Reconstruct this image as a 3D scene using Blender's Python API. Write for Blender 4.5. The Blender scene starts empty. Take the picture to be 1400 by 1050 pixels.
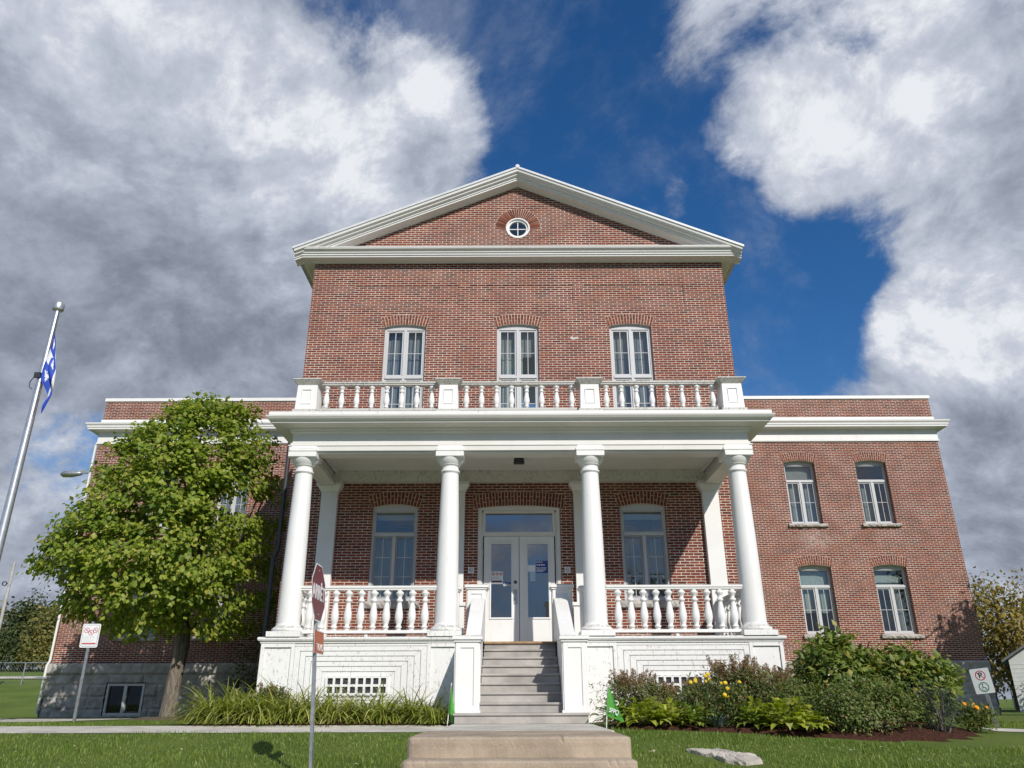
import bpy, math, random
import numpy as np
from mathutils import Matrix, Vector

S = bpy.context.scene
COL = S.collection

# ------------------------------------------------------------------ camera
cam_d = bpy.data.cameras.new("camera")
cam = bpy.data.objects.new("camera", cam_d)
COL.objects.link(cam)
cam_d.sensor_width = 36.0
cam_d.lens = 1051.0 / 1400.0 * 36.0
cam_d.clip_start = 0.1
cam_d.clip_end = 3000.0
RT = Vector((0.99999137, 0.00286436, -0.00300995))
UP = Vector((0.00387342, -0.38049038, 0.92477677))
FW = Vector((-0.00150364, 0.92478044, 0.38049819))
EYE = Vector((-0.139, -17.2, 0.0))
m = Matrix.Identity(4)
for i in range(3):
    m[i][0] = RT[i]; m[i][1] = UP[i]; m[i][2] = -FW[i]; m[i][3] = EYE[i]
cam.matrix_world = m
S.camera = cam
S.render.resolution_x, S.render.resolution_y = 1024, 768

# ------------------------------------------------------------------ light
SUN = Vector((0.503, -1.0, 0.79)).normalized()
EL = math.asin(SUN.z)
AZ = math.atan2(SUN.x, SUN.y)
sun_d = bpy.data.lights.new("sun", 'SUN')
sun_d.energy = 4.3
sun_d.angle = math.radians(0.5)
sun_d.color = (1.0, 0.955, 0.89)
sun = bpy.data.objects.new("sun", sun_d)
COL.objects.link(sun)
sun.location = (20, -40, 35)
sun.rotation_euler = SUN.to_track_quat('Z', 'Y').to_euler()
S.view_settings.view_transform = 'Standard'
S.view_settings.look = 'None'
S.view_settings.gamma = 1.0
S.view_settings.exposure = 0.0


class NT:
    """tiny helper for node graphs"""
    def __init__(self, tree):
        self.t = tree
    def n(self, typ, props=None, **ins):
        nd = self.t.nodes.new(typ)
        for k, v in (props or {}).items():
            setattr(nd, k, v)
        for k, v in ins.items():
            key = int(k[1:]) if k[0] == 'i' and k[1:].isdigit() else k.replace('_', ' ')
            self.put(nd.inputs[key], v)
        return nd
    def put(self, sock, v):
        if hasattr(v, 'is_output'):
            self.t.links.new(v, sock)
        elif hasattr(v, 'outputs'):
            self.t.links.new(v.outputs[0], sock)
        else:
            sock.default_value = v
    def math(self, op, a, b=0.0, c=0.0, clamp=False):
        return self.n('ShaderNodeMath', {'operation': op, 'use_clamp': clamp}, i0=a, i1=b, i2=c).outputs[0]
    def vmath(self, op, a, b=(0, 0, 0)):
        nd = self.n('ShaderNodeVectorMath', {'operation': op}, i0=a, i1=b)
        return nd.outputs['Value'] if op in ('DOT_PRODUCT', 'LENGTH') else nd.outputs[0]
    def ramp(self, f, a, b, lo=0.0, hi=1.0, smooth=True):
        nd = self.n('ShaderNodeMapRange', {'interpolation_type': 'SMOOTHSTEP' if smooth else 'LINEAR'})
        for k, v in zip(('Value', 'From Min', 'From Max', 'To Min', 'To Max'), (f, a, b, lo, hi)):
            self.put(nd.inputs[k], v)
        return nd.outputs[0]
    def mix(self, f, a, b, mode='MIX'):
        nd = self.n('ShaderNodeMix', {'data_type': 'RGBA', 'blend_type': mode})
        self.put(nd.inputs[0], f); self.put(nd.inputs[6], c4(a)); self.put(nd.inputs[7], c4(b))
        return nd.outputs[2]
    def noise(self, vec, scale, detail=4.0, rough=0.55, dist=0.0):
        nd = self.n('ShaderNodeTexNoise', None, Scale=scale, Detail=detail, Roughness=rough, Distortion=dist)
        if vec is not None:
            self.put(nd.inputs['Vector'], vec)
        return nd.outputs['Fac']


def c4(c):
    if isinstance(c, tuple) and len(c) == 3:
        return (*c, 1.0)
    return c


# ------------------------------------------------------------------ sky
world = bpy.data.worlds.new("World")
S.world = world
world.use_nodes = True
world.node_tree.nodes.clear()
W = NT(world.node_tree)


def pix_dir(px, py):
    v = RT * ((px - 700) / 1051) - UP * ((py - 525) / 1051) + FW
    return v.normalized()


def build_sky():
    tc = W.n('ShaderNodeTexCoord')
    d = W.vmath('NORMALIZE', tc.outputs['Generated'])
    sky = W.n('ShaderNodeTexSky', {'sky_type': 'NISHITA', 'sun_disc': False, 'sun_elevation': EL,
                                   'sun_rotation': AZ, 'air_density': 1.0, 'dust_density': 0.3, 'ozone_density': 3.0})
    skyc = W.n('ShaderNodeHueSaturation', None, Saturation=1.28, Value=SKY_VAL, Color=sky.outputs[0]).outputs[0]
    skyc = W.mix(1.0, skyc, (0.78, 0.88, 1.0), 'MULTIPLY')
    sep = W.n('ShaderNodeSeparateXYZ', None, Vector=d)
    skyc = W.mix(W.ramp(sep.outputs[2], 0.02, 0.30, 0.85, 0.0), skyc, (0.115, 0.245, 0.47))
    # perspective-flattened cloud coordinates
    k = W.math('DIVIDE', 1.0, W.math('ADD', W.math('MAXIMUM', sep.outputs[2], 0.0), 0.80))
    p = W.vmath('MULTIPLY', d, W.n('ShaderNodeCombineXYZ', None, X=k, Y=k, Z=k))
    warp = W.n('ShaderNodeTexNoise', None, Vector=p, Scale=2.2, Detail=3.0).outputs['Color']
    warp = W.vmath('SCALE', W.vmath('SUBTRACT', warp, (0.5, 0.5, 0.5)))
    warp.node.inputs['Scale'].default_value = 0.20
    pw = W.vmath('ADD', p, warp)
    f1 = W.noise(pw, 4.6, 14.0, 0.64)
    f2 = W.noise(W.vmath('ADD', pw, tuple(SUN * 0.04)), 4.6, 14.0, 0.64)
    f3 = W.noise(p, 3.0, 8.0, 0.60, 0.5)
    f4 = W.noise(W.vmath('ADD', pw, (3.1, 1.7, 0.4)), 12.0, 12.0, 0.68)

    def field(blobs):
        tot = None
        for (px, py, r, w) in blobs:
            v = pix_dir(px, py)
            dot = W.vmath('DOT_PRODUCT', d, tuple(v))
            s = W.ramp(dot, math.cos(r / 1051 * 1.25), 1.0, 0.0, w)
            tot = s if tot is None else W.math('ADD', tot, s)
        return tot
    dens = field(CLOUDS)
    front = W.ramp(W.vmath('DOT_PRODUCT', d, tuple(FW)), 0.30, 0.62, 0.53, 0.0)   # broken clouds elsewhere
    dens = W.math('ADD', W.math('ADD', dens, front), W.math('MULTIPLY', W.math('SUBTRACT', f1, 0.5), 2.9))
    dens = W.math('ADD', dens, W.math('MULTIPLY', W.math('SUBTRACT', f4, 0.5), 1.35))
    alpha = W.ramp(dens, 0.15, 0.90)
    wisp = W.math('MULTIPLY', W.ramp(W.math('ADD', f3, W.math('MULTIPLY', W.math('SUBTRACT', f4, 0.5), 0.5)), 0.47, 0.80), 0.42)
    alpha = W.math('MAXIMUM', alpha, wisp)
    lum = field(SHADES)
    relief = W.math('MULTIPLY', W.math('SUBTRACT', f1, f2), 2.5)
    lum = W.math('ADD', W.math('ADD', lum, 0.525), relief)
    lum = W.math('ADD', lum, W.math('MULTIPLY', W.math('SUBTRACT', f3, 0.5), 0.75))
    lum = W.math('ADD', lum, W.math('MULTIPLY', W.math('SUBTRACT', f4, 0.5), 0.34))
    lum = W.math('MULTIPLY', lum, 0.90)
    lum = W.math('MAXIMUM', lum, W.math('ADD', 0.08, W.math('MULTIPLY', lum, 0.35)))
    cr = W.n('ShaderNodeValToRGB', None, Fac=lum)
    e = cr.color_ramp.elements
    e[0].position, e[0].color = 0.0, (0.170, 0.198, 0.255, 1)
    e[1].position, e[1].color = 1.0, (0.82, 0.84, 0.885, 1)
    for pos, col in ((0.28, (0.265, 0.298, 0.370)), (0.55, (0.385, 0.425, 0.515)), (0.82, (0.57, 0.61, 0.70))):
        x = e.new(pos); x.color = (*col, 1)
    out_c = W.mix(alpha, skyc, cr.outputs[0])
    # hazy horizon, brown-green below it
    out_c = W.mix(W.ramp(sep.outputs[2], -0.02, -0.08), out_c, (0.10, 0.11, 0.08))
    bg = W.n('ShaderNodeBackground', None, Color=out_c, Strength=1.0)
    o = W.n('ShaderNodeOutputWorld')
    W.t.links.new(bg.outputs[0], o.inputs[0])


SKY_VAL = 0.108
CLOUDS = [(120, 130, 380, .80), (350, 120, 270, .50), (490, 215, 200, .55), (100, 430, 380, .80), (400, 420, 300, .75),
          (600, 270, 130, .50), (280, 290, 300, .35), (40, 730, 130, 1.0), (20, 850, 200, .9), (60, 590, 110, .30),
          (1150, 20, 200, .55), (990, 20, 150, .40), (1330, 120, 300, .80), (1260, 255, 160, .36), (1060, 185, 100, .62),
          (1140, 230, 120, .36), (1390, 300, 170, .7), (1350, 440, 130, 1.25), (1255, 465, 70, .7), (1310, 680, 260, 1.1),
          (1400, 780, 260, .8), (1150, 600, 120, .40), (892, 290, 75, 1.55), (835, 225, 90, -.55), (1010, 300, 70, -.30), (1085, 340, 80, .3), (600, 25, 100, .42), (615, 125, 75, .45), (960, 130, 100, .30), (1080, 340, 90, .30),
          (720, 90, 300, -.60), (1120, 440, 240, -1.1), (1215, 395, 130, -.55), (100, 658, 95, -1.75), (800, 215, 160, -.30),
          (1300, 560, 60, -.2), (470, 20, 110, -.45), (1085, 85, 120, -.85)]
SHADES = [(280, 110, 260, .16), (480, 205, 190, .22), (90, 90, 260, .10), (560, 250, 120, .08), (1130, 180, 180, .22), (1120, 30, 210, .10),
          (1340, 70, 260, .12), (1345, 425, 120, .50), (1260, 455, 80, .16), (50, 700, 90, .34), (150, 270, 160, .08), (70, 600, 130, .10),
          (885, 275, 80, .10), (300, 310, 160, -.04), (220, 490, 260, -.07), (60, 480, 240, -.12), (430, 440, 200, -.10),
          (1310, 620, 270, .13), (1390, 780, 220, -.16), (20, 820, 130, -.26), (1370, 310, 150, -.10), (1340, 510, 110, -.08),
          (450, 60, 110, -.06)]
build_sky()

# ------------------------------------------------------------------ mesh helpers
class MB:
    def __init__(self):
        self.v = []; self.f = []; self.mi = []; self.sm = []
    def add(self, verts, faces, mi=0, smooth=False):
        b = len(self.v)
        self.v += [tuple(x) for x in verts]
        for f in faces:
            self.f.append(tuple(b + i for i in f)); self.mi.append(mi); self.sm.append(smooth)
    def quad(self, a, b, c, d, mi=0):
        self.add((a, b, c, d), ((0, 1, 2, 3),), mi)
    def box(self, x0, x1, y0, y1, z0, z1, mi=0):
        v = [(x, y, z) for z in (z0, z1) for y in (y0, y1) for x in (x0, x1)]
        self.add(v, ((0, 2, 3, 1), (4, 5, 7, 6), (0, 1, 5, 4), (2, 6, 7, 3), (0, 4, 6, 2), (1, 3, 7, 5)), mi)
        return self
    def frustum(self, a, b, z0, z1, mi=0):
        """a, b = (x0,x1,y0,y1) rectangles at z0 and z1"""
        v = [(x, y, z) for (r, z) in ((a, z0), (b, z1)) for y in r[2:] for x in r[:2]]
        self.add(v, ((0, 2, 3, 1), (4, 5, 7, 6), (0, 1, 5, 4), (2, 6, 7, 3), (0, 4, 6, 2), (1, 3, 7, 5)), mi)
        return self
    def prism(self, poly, y0, y1, mi=0, axis='y'):
        """poly: list of (a, z); extruded along y (a = x) or along x (a = y)"""
        n = len(poly)
        g = (lambda a, t, z: (a, t, z)) if axis == 'y' else (lambda a, t, z: (t, a, z))
        v = [g(a, y0, z) for a, z in poly] + [g(a, y1, z) for a, z in poly]
        f = [tuple(range(n)), tuple(range(2 * n - 1, n - 1, -1))]
        f += [(i, i + n, (i + 1) % n + n, (i + 1) % n) for i in range(n)]
        self.add(v, f, mi)
        return self
    def lathe(self, prof, cx, cy, n=24, mi=0, smooth=True):
        v = []; f = []
        for r, z in prof:
            for k in range(n):
                a = 2 * math.pi * k / n
                v.append((cx + r * math.cos(a), cy + r * math.sin(a), z))
        for i in range(len(prof) - 1):
            for k in range(n):
                k2 = (k + 1) % n
                f.append((i * n + k, i * n + k2, (i + 1) * n + k2, (i + 1) * n + k))
        self.add(v, f, mi, smooth)
        self.add(v[:n], (tuple(range(n - 1, -1, -1)),), mi)
        self.add(v[-n:], (tuple(range(n)),), mi)
        return self
    def tube(self, pts, rad, n=8, mi=0, cap=True):
        pts = [Vector(p) for p in pts]
        if not hasattr(rad, '__len__'):
            rad = [rad] * len(pts)
        v = []; f = []
        ref = Vector((0.31, 0.17, 1)) if abs((pts[-1] - pts[0]).normalized().z) < .9 else Vector((1, 0.2, 0))
        for i, p in enumerate(pts):
            t = (pts[min(i + 1, len(pts) - 1)] - pts[max(i - 1, 0)]).normalized()
            u = t.cross(ref).normalized(); w = t.cross(u)
            for k in range(n):
                a = 2 * math.pi * k / n
                v.append(p + (u * math.cos(a) + w * math.sin(a)) * rad[i])
        for i in range(len(pts) - 1):
            for k in range(n):
                k2 = (k + 1) % n
                f.append((i * n + k, i * n + k2, (i + 1) * n + k2, (i + 1) * n + k))
        self.add(v, f, mi, True)
        if cap:
            self.add(v[:n], (tuple(range(n)),), mi); self.add(v[-n:], (tuple(range(n - 1, -1, -1)),), mi)
        return self
    def build(self, name, mats, parent=None, bevel=0.0, fix=True, segs=2):
        me = bpy.data.meshes.new(name)
        me.from_pydata(self.v, [], self.f)
        if not isinstance(mats, (list, tuple)):
            mats = [mats]
        for mm in mats:
            me.materials.append(mm)
        me.polygons.foreach_set('material_index', self.mi)
        me.polygons.foreach_set('use_smooth', self.sm)
        me.update()
        if fix:
            import bmesh
            bm = bmesh.new(); bm.from_mesh(me)
            bmesh.ops.recalc_face_normals(bm, faces=bm.faces)
            bm.to_mesh(me); bm.free()
        return link(name, me, parent, bevel, segs)


def link(name, me, parent=None, bevel=0.0, segs=2):
    o = bpy.data.objects.new(name, me)
    COL.objects.link(o)
    if parent is not None:
        attach(o, parent)
    if bevel:
        b = o.modifiers.new('bevel', 'BEVEL')
        b.width = bevel; b.segments = segs; b.limit_method = 'ANGLE'; b.angle_limit = math.radians(40)
    return o


def attach(o, parent):
    o.parent = parent
    if parent.type == 'EMPTY':
        o.matrix_parent_inverse = Matrix.Translation(-parent.location)


def tag(o, label=None, cat=None, group=None, kind=None):
    if label: o['label'] = label
    if cat: o['category'] = cat
    if group: o['group'] = group
    if kind: o['kind'] = kind
    return o


def empty(name, loc):
    o = bpy.data.objects.new(name, None)
    COL.objects.link(o)
    o.location = loc
    o.empty_display_size = 0.2
    return o


def copy_tree(root, loc, label=None, rz=None, scale=None):
    c = root.copy(); COL.objects.link(c)
    c.location = loc
    if rz is not None: c.rotation_euler.z = rz
    if scale is not None: c.scale = (scale,) * 3 if not hasattr(scale, '__len__') else scale
    if label: c['label'] = label
    for ch in root.children:
        k = ch.copy(); COL.objects.link(k); k.parent = c
        for g in ch.children:
            h = g.copy(); COL.objects.link(h); h.parent = k
    return c


def mesh_np(name, verts, quads=None, tris=None, mat=None, smooth=False):
    """fast mesh from numpy arrays"""
    me = bpy.data.meshes.new(name)
    verts = np.asarray(verts, np.float32)
    loops = []; starts = []; n = 0
    if quads is not None and len(quads):
        loops.append(np.asarray(quads, np.int32).ravel()); starts.append(np.arange(len(quads)) * 4); n = len(quads) * 4
    if tris is not None and len(tris):
        loops.append(np.asarray(tris, np.int32).ravel()); starts.append(n + np.arange(len(tris)) * 3)
    loops = np.concatenate(loops); starts = np.concatenate(starts).astype(np.int32)
    me.vertices.add(len(verts)); me.vertices.foreach_set('co', verts.ravel())
    me.loops.add(len(loops)); me.loops.foreach_set('vertex_index', loops)
    me.polygons.add(len(starts)); me.polygons.foreach_set('loop_start', starts)
    if smooth:
        me.polygons.foreach_set('use_smooth', np.ones(len(starts), bool))
    me.update(calc_edges=True)
    for x in (mat if isinstance(mat, (list, tuple)) else [mat]):
        me.materials.append(x)
    return me


def text_mesh(txt, size, mat, name='lettering', thick=0.0015, sx=1.0, bold=0.0):
    """text as a mesh in the x/z plane, centred on the origin, facing -y"""
    cu = bpy.data.curves.new('txt', 'FONT')
    cu.body = txt; cu.size = size; cu.extrude = thick; cu.align_x = 'CENTER'; cu.align_y = 'CENTER'
    cu.offset = bold
    ob = bpy.data.objects.new('txt', cu)
    COL.objects.link(ob)
    dg = bpy.context.evaluated_depsgraph_get()
    me = bpy.data.meshes.new_from_object(ob.evaluated_get(dg))
    bpy.data.objects.remove(ob); bpy.data.curves.remove(cu)
    me.transform(Matrix.Rotation(math.pi / 2, 4, 'X') @ Matrix.Diagonal((sx, 1, 1, 1)))
    me.materials.clear(); me.materials.append(mat)
    me.name = name
    return me


def place_mesh(me, mat4, name, parent):
    me.transform(mat4)
    o = bpy.data.objects.new(name, me)
    COL.objects.link(o)
    attach(o, parent)
    return o


# ------------------------------------------------------------------ materials
def new_mat(name):
    mt = bpy.data.materials.new(name)
    mt.use_nodes = True
    mt.node_tree.nodes.clear()
    return mt, NT(mt.node_tree)


def finish(mt, nt, shader):
    o = nt.n('ShaderNodeOutputMaterial')
    nt.t.links.new(shader.outputs[0] if hasattr(shader, 'outputs') else shader, o.inputs[0])
    return mt


def bsdf(nt, col, rough=0.6, bump=None, strength=0.3, dist=0.01, metal=0.0, spec=0.5):
    b = nt.n('ShaderNodeBsdfPrincipled')
    nt.put(b.inputs['Base Color'], c4(col)); nt.put(b.inputs['Roughness'], rough)
    nt.put(b.inputs['Metallic'], metal); nt.put(b.inputs['Specular IOR Level'], spec)
    if bump is not None:
        bn = nt.n('ShaderNodeBump', None, Strength=strength, Distance=dist, Height=bump)
        nt.put(b.inputs['Normal'], bn.outputs[0])
    return b


def pos(nt):
    return nt.n('ShaderNodeNewGeometry').outputs['Position']


def plain(name, col, rough=0.55, var=0.12, scale=6.0, metal=0.0, spec=0.5, bump=0.0):
    mt, nt = new_mat(name)
    tc = nt.n('ShaderNodeTexCoord').outputs['Object']
    f = nt.noise(tc, scale, 6.0, 0.6)
    dark = tuple(c * (1 - var) for c in col); lite = tuple(min(1, c * (1 + var)) for c in col)
    c = nt.mix(nt.ramp(f, 0.3, 0.7), dark, lite)
    return finish(mt, nt, bsdf(nt, c, rough, f if bump else None, bump, 0.01, metal, spec))


def mat_brick(name, shift=0.0):
    mt, nt = new_mat(name)
    g = nt.n('ShaderNodeNewGeometry')
    sp = nt.n('ShaderNodeSeparateXYZ', None, Vector=g.outputs['Position'])
    sn = nt.n('ShaderNodeSeparateXYZ', None, Vector=g.outputs['True Normal'])
    side = nt.math('GREATER_THAN', nt.math('ABSOLUTE', sn.outputs[0]), 0.5)
    u = nt.math('ADD', nt.math('MULTIPLY', sp.outputs[0], nt.math('SUBTRACT', 1.0, side)), nt.math('MULTIPLY', sp.outputs[1], side))
    wob = nt.math('MULTIPLY', nt.math('SUBTRACT', nt.noise(g.outputs['Position'], 5.0, 2.0), 0.5), 0.010)
    v = nt.n('ShaderNodeCombineXYZ', None, X=nt.math('ADD', u, wob), Y=nt.math('ADD', sp.outputs[2], wob), Z=0.0)
    br = nt.n('ShaderNodeTexBrick', {'offset': 0.5, 'offset_frequency': 2, 'squash': 1.0}, Vector=v, Scale=1.0)
    for k, val in (('Mortar Size', 0.0072), ('Mortar Smooth', 0.25), ('Bias', 0.0), ('Brick Width', 0.208), ('Row Height', 0.0615)):
        br.inputs[k].default_value = val
    br.inputs['Color1'].default_value = (0, 0, 0, 1); br.inputs['Color2'].default_value = (1, 1, 1, 1)
    br.inputs['Mortar'].default_value = (0.5, 0.5, 0.5, 1)
    rnd = nt.n('ShaderNodeSeparateColor', None, Color=br.outputs['Color']).outputs[0]
    cr = nt.n('ShaderNodeValToRGB', None, Fac=rnd)
    e = cr.color_ramp.elements
    e[0].position, e[0].color = 0.0, (0.085, 0.027, 0.020, 1)
    e[1].position, e[1].color = 1.0, (0.255, 0.070, 0.037, 1)
    for ps, cl in ((0.10, (0.135, 0.034, 0.024)), (0.45, (0.178, 0.043, 0.027)), (0.78, (0.212, 0.053, 0.031))):
        x = e.new(ps); x.color = (*cl, 1)
    patch = nt.noise(g.outputs['Position'], 0.55, 5.0, 0.6)
    fine = nt.noise(g.outputs['Position'], 30.0, 4.0, 0.7)
    c = nt.mix(nt.ramp(patch, 0.45, 0.75, 0.0, 0.28), cr.outputs[0], (0.225, 0.080, 0.040))
    c = nt.mix(nt.ramp(patch, 0.5, 0.25, 0.0, 0.3), c, (0.13, 0.037, 0.027))
    c = nt.mix(nt.ramp(fine, 0.35, 0.8, 0.0, 0.25), c, (0.12, 0.042, 0.032))
    mort = nt.mix(nt.ramp(nt.noise(g.outputs['Position'], 1.3, 6.0, 0.7), 0.35, 0.7), (0.46, 0.41, 0.34), (0.76, 0.70, 0.60))
    c = nt.mix(br.outputs['Fac'], c, mort)
    # lime bloom
    bloom = nt.math('MULTIPLY', nt.ramp(nt.noise(g.outputs['Position'], 0.8, 9.0, 0.7), 0.60, 0.80), 0.28)
    spot = nt.vmath('LENGTH', nt.vmath('MULTIPLY', nt.vmath('SUBTRACT', g.outputs['Position'], (9.85, 8.5, 4.95)), (1.0, 0.2, 1.9)))
    bloom = nt.math('MAXIMUM', bloom, nt.math('MULTIPLY', nt.ramp(spot, 0.85, 0.1), nt.ramp(nt.noise(g.outputs['Position'], 5.0, 6.0, 0.7), 0.35, 0.7, 0.0, 0.75)))
    c = nt.mix(bloom, c, (0.50, 0.43, 0.38))
    h = nt.math('SUBTRACT', nt.math('MULTIPLY', fine, 0.25), br.outputs['Fac'])
    return finish(mt, nt, bsdf(nt, c, 0.85, h, 0.5, 0.010, 0, 0.25))


def mat_paint(name, flake=0.0, dirt=0.5, col=(0.80, 0.80, 0.785)):
    mt, nt = new_mat(name)
    g = nt.n('ShaderNodeNewGeometry')
    P = g.outputs['Position']
    big = nt.noise(P, 1.1, 6.0, 0.62)
    c = nt.mix(nt.ramp(big, 0.35, 0.75, 0.0, 0.6), col, tuple(x * y for x, y in zip(col, (0.90, 0.885, 0.85))))
    st = nt.n('ShaderNodeMapping', None, Vector=P, Scale=(9.0, 9.0, 1.6))
    streak = nt.noise(st, 1.0, 6.0, 0.65)
    c = nt.mix(nt.ramp(streak, 0.56, 0.80, 0.0, 0.30 * dirt), c, (0.42, 0.40, 0.35))
    up = nt.ramp(nt.n('ShaderNodeSeparateXYZ', None, Vector=g.outputs['Normal']).outputs[2], 0.35, 0.85)
    lich = nt.math('MULTIPLY', up, nt.ramp(nt.noise(P, 14.0, 8.0, 0.75), 0.40, 0.62, 0.15, 0.95))
    c = nt.mix(nt.math('MULTIPLY', lich, dirt), c, (0.17, 0.15, 0.125))
    h = streak
    if flake > 0:
        fm = nt.n('ShaderNodeMapping', None, Vector=P, Scale=(30.0, 30.0, 11.0))
        fl = nt.noise(fm, 1.0, 8.0, 0.72)
        reg = nt.ramp(nt.noise(P, 1.9, 4.0, 0.6), 0.34, 0.60)
        mask = nt.math('MULTIPLY', nt.ramp(fl, 0.655 - 0.085 * flake, 0.70 - 0.085 * flake), reg)
        c = nt.mix(nt.math('MULTIPLY', mask, 0.8), c, (0.30, 0.28, 0.25))
        h = nt.math('SUBTRACT', streak, nt.math('MULTIPLY', mask, 2.0))
    return finish(mt, nt, bsdf(nt, c, 0.5, h, 0.10, 0.004, 0, 0.4))


def mat_stone(name, a=(0.23, 0.225, 0.215), b=(0.40, 0.385, 0.36)):
    mt, nt = new_mat(name)
    P = pos(nt)
    f = nt.noise(P, 3.0, 10.0, 0.68); s = nt.noise(P, 55.0, 5.0, 0.7)
    c = nt.mix(nt.ramp(f, 0.3, 0.7), a, b)
    c = nt.mix(nt.ramp(s, 0.55, 0.75, 0.0, 0.5), c, tuple(x * 0.5 for x in a))
    return finish(mt, nt, bsdf(nt, c, 0.85, nt.math('ADD', f, nt.math('MULTIPLY', s, 0.3)), 0.5, 0.03, 0, 0.25))


def mat_concrete(name, col, speck=0.5, bump=0.4):
    mt, nt = new_mat(name)
    P = pos(nt)
    f = nt.noise(P, 1.6, 9.0, 0.65); s = nt.noise(P, 70.0, 3.0, 0.8); k = nt.n('ShaderNodeTexVoronoi', None, Vector=P, Scale=45.0).outputs[0]
    c = nt.mix(nt.ramp(f, 0.3, 0.72), tuple(x * 0.72 for x in col), tuple(min(1, x * 1.18) for x in col))
    c = nt.mix(nt.ramp(s, 0.58, 0.72, 0.0, speck), c, tuple(x * 0.35 for x in col))
    c = nt.mix(nt.ramp(k, 0.22, 0.12, 0.0, speck * 0.8), c, tuple(min(1, x * 1.6) for x in col))
    return finish(mt, nt, bsdf(nt, c, 0.9, nt.math('ADD', s, nt.math('MULTIPLY', f, 0.6)), bump, 0.02, 0, 0.2))


def mat_leaf(name, a, b, c_=None, trans=0.35, rough=0.5, gloss=0.4):
    mt, nt = new_mat(name)
    g = nt.n('ShaderNodeNewGeometry')
    r = g.outputs['Random Per Island']
    big = nt.noise(g.outputs['Position'], 0.9, 3.0, 0.6)
    col = nt.mix(nt.ramp(nt.math('ADD', nt.math('MULTIPLY', r, 0.7), nt.math('MULTIPLY', big, 0.4)), 0.1, 0.95), a, b)
    if c_:
        col = nt.mix(nt.ramp(nt.math('FRACT', nt.math('MULTIPLY', r, 17.3)), 0.78, 0.96, 0.0, 0.85), col, c_)
    p = bsdf(nt, col, rough, spec=gloss)
    t = nt.n('ShaderNodeBsdfTranslucent', None, Color=nt.mix(1.0, col, (1.35, 1.5, 0.55), 'MULTIPLY'))
    mx = nt.n('ShaderNodeMixShader', None, Fac=trans)
    nt.t.links.new(p.outputs[0], mx.inputs[1]); nt.t.links.new(t.outputs[0], mx.inputs[2])
    return finish(mt, nt, mx)


def mat_glass(name, refl=0.14, tint=(0.55, 0.60, 0.60)):
    mt, nt = new_mat(name)
    g = nt.n('ShaderNodeNewGeometry')
    c = nt.math('ABSOLUTE', nt.vmath('DOT_PRODUCT', g.outputs['Normal'], g.outputs['Incoming']))
    fac = nt.math('ADD', nt.math('MULTIPLY', nt.math('POWER', nt.math('SUBTRACT', 1.0, c), 5.0), 0.8), refl, clamp=True)
    P = pos(nt)
    bn = nt.n('ShaderNodeBump', None, Strength=0.04, Distance=0.02, Height=nt.noise(P, 1.7, 2.0))
    t = nt.n('ShaderNodeBsdfTransparent', None, Color=c4(tint))
    gl = nt.n('ShaderNodeBsdfGlossy', None, Roughness=0.0, Color=(0.95, 0.97, 1, 1))
    nt.put(gl.inputs['Normal'], bn.outputs[0])
    mx = nt.n('ShaderNodeMixShader', None, Fac=fac)
    nt.t.links.new(t.outputs[0], mx.inputs[1]); nt.t.links.new(gl.outputs[0], mx.inputs[2])
    return finish(mt, nt, mx)


def mat_ground():
    mt, nt = new_mat('lawn')
    P = pos(nt)
    f = nt.noise(P, 0.55, 5.0, 0.6); s = nt.noise(P, 38.0, 5.0, 0.75); md = nt.noise(P, 4.0, 5.0, 0.65)
    c = nt.mix(nt.ramp(f, 0.3, 0.7), (0.105, 0.165, 0.030), (0.165, 0.220, 0.046))
    c = nt.mix(nt.ramp(md, 0.52, 0.75, 0.0, 0.45), c, (0.15, 0.165, 0.05))
    c = nt.mix(nt.ramp(s, 0.45, 0.8, 0.0, 0.7), c, (0.035, 0.06, 0.014))
    return finish(mt, nt, bsdf(nt, c, 0.9, s, 0.9, 0.05, 0, 0.15))


def mat_mulch():
    mt, nt = new_mat('mulch')
    P = pos(nt)
    mp = nt.n('ShaderNodeMapping', None, Vector=P, Scale=(1, 2.2, 1))
    s = nt.noise(mp, 34.0, 5.0, 0.75)
    c = nt.mix(nt.ramp(s, 0.35, 0.68), (0.035, 0.016, 0.011), (0.20, 0.085, 0.055))
    return finish(mt, nt, bsdf(nt, c, 0.95, s, 1.0, 0.06, 0, 0.15))


def mat_bark(name, a=(0.11, 0.09, 0.07), b=(0.30, 0.26, 0.21)):
    mt, nt = new_mat(name)
    mp = nt.n('ShaderNodeMapping', None, Vector=pos(nt), Scale=(14, 14, 2.4))
    s = nt.noise(mp, 1.6, 8.0, 0.7, 0.6)
    c = nt.mix(nt.ramp(s, 0.35, 0.68), a, b)
    return finish(mt, nt, bsdf(nt, c, 0.95, s, 1.0, 0.04, 0, 0.15))


BRICK = mat_brick('red_brick')
MORTAR = plain('mortar', (0.58, 0.51, 0.43), 0.9, 0.2, 20)


def mat_voussoir():
    mt, nt = new_mat('arch_brick')
    r = nt.n('ShaderNodeNewGeometry').outputs['Random Per Island']
    c = nt.mix(r, (0.125, 0.034, 0.022), (0.25, 0.075, 0.040))
    f = nt.noise(pos(nt), 40.0, 4.0, 0.7)
    c = nt.mix(nt.ramp(f, 0.4, 0.75, 0.0, 0.4), c, (0.10, 0.04, 0.03))
    return finish(mt, nt, bsdf(nt, c, 0.85, f, 0.4, 0.01, 0, 0.25))


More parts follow.
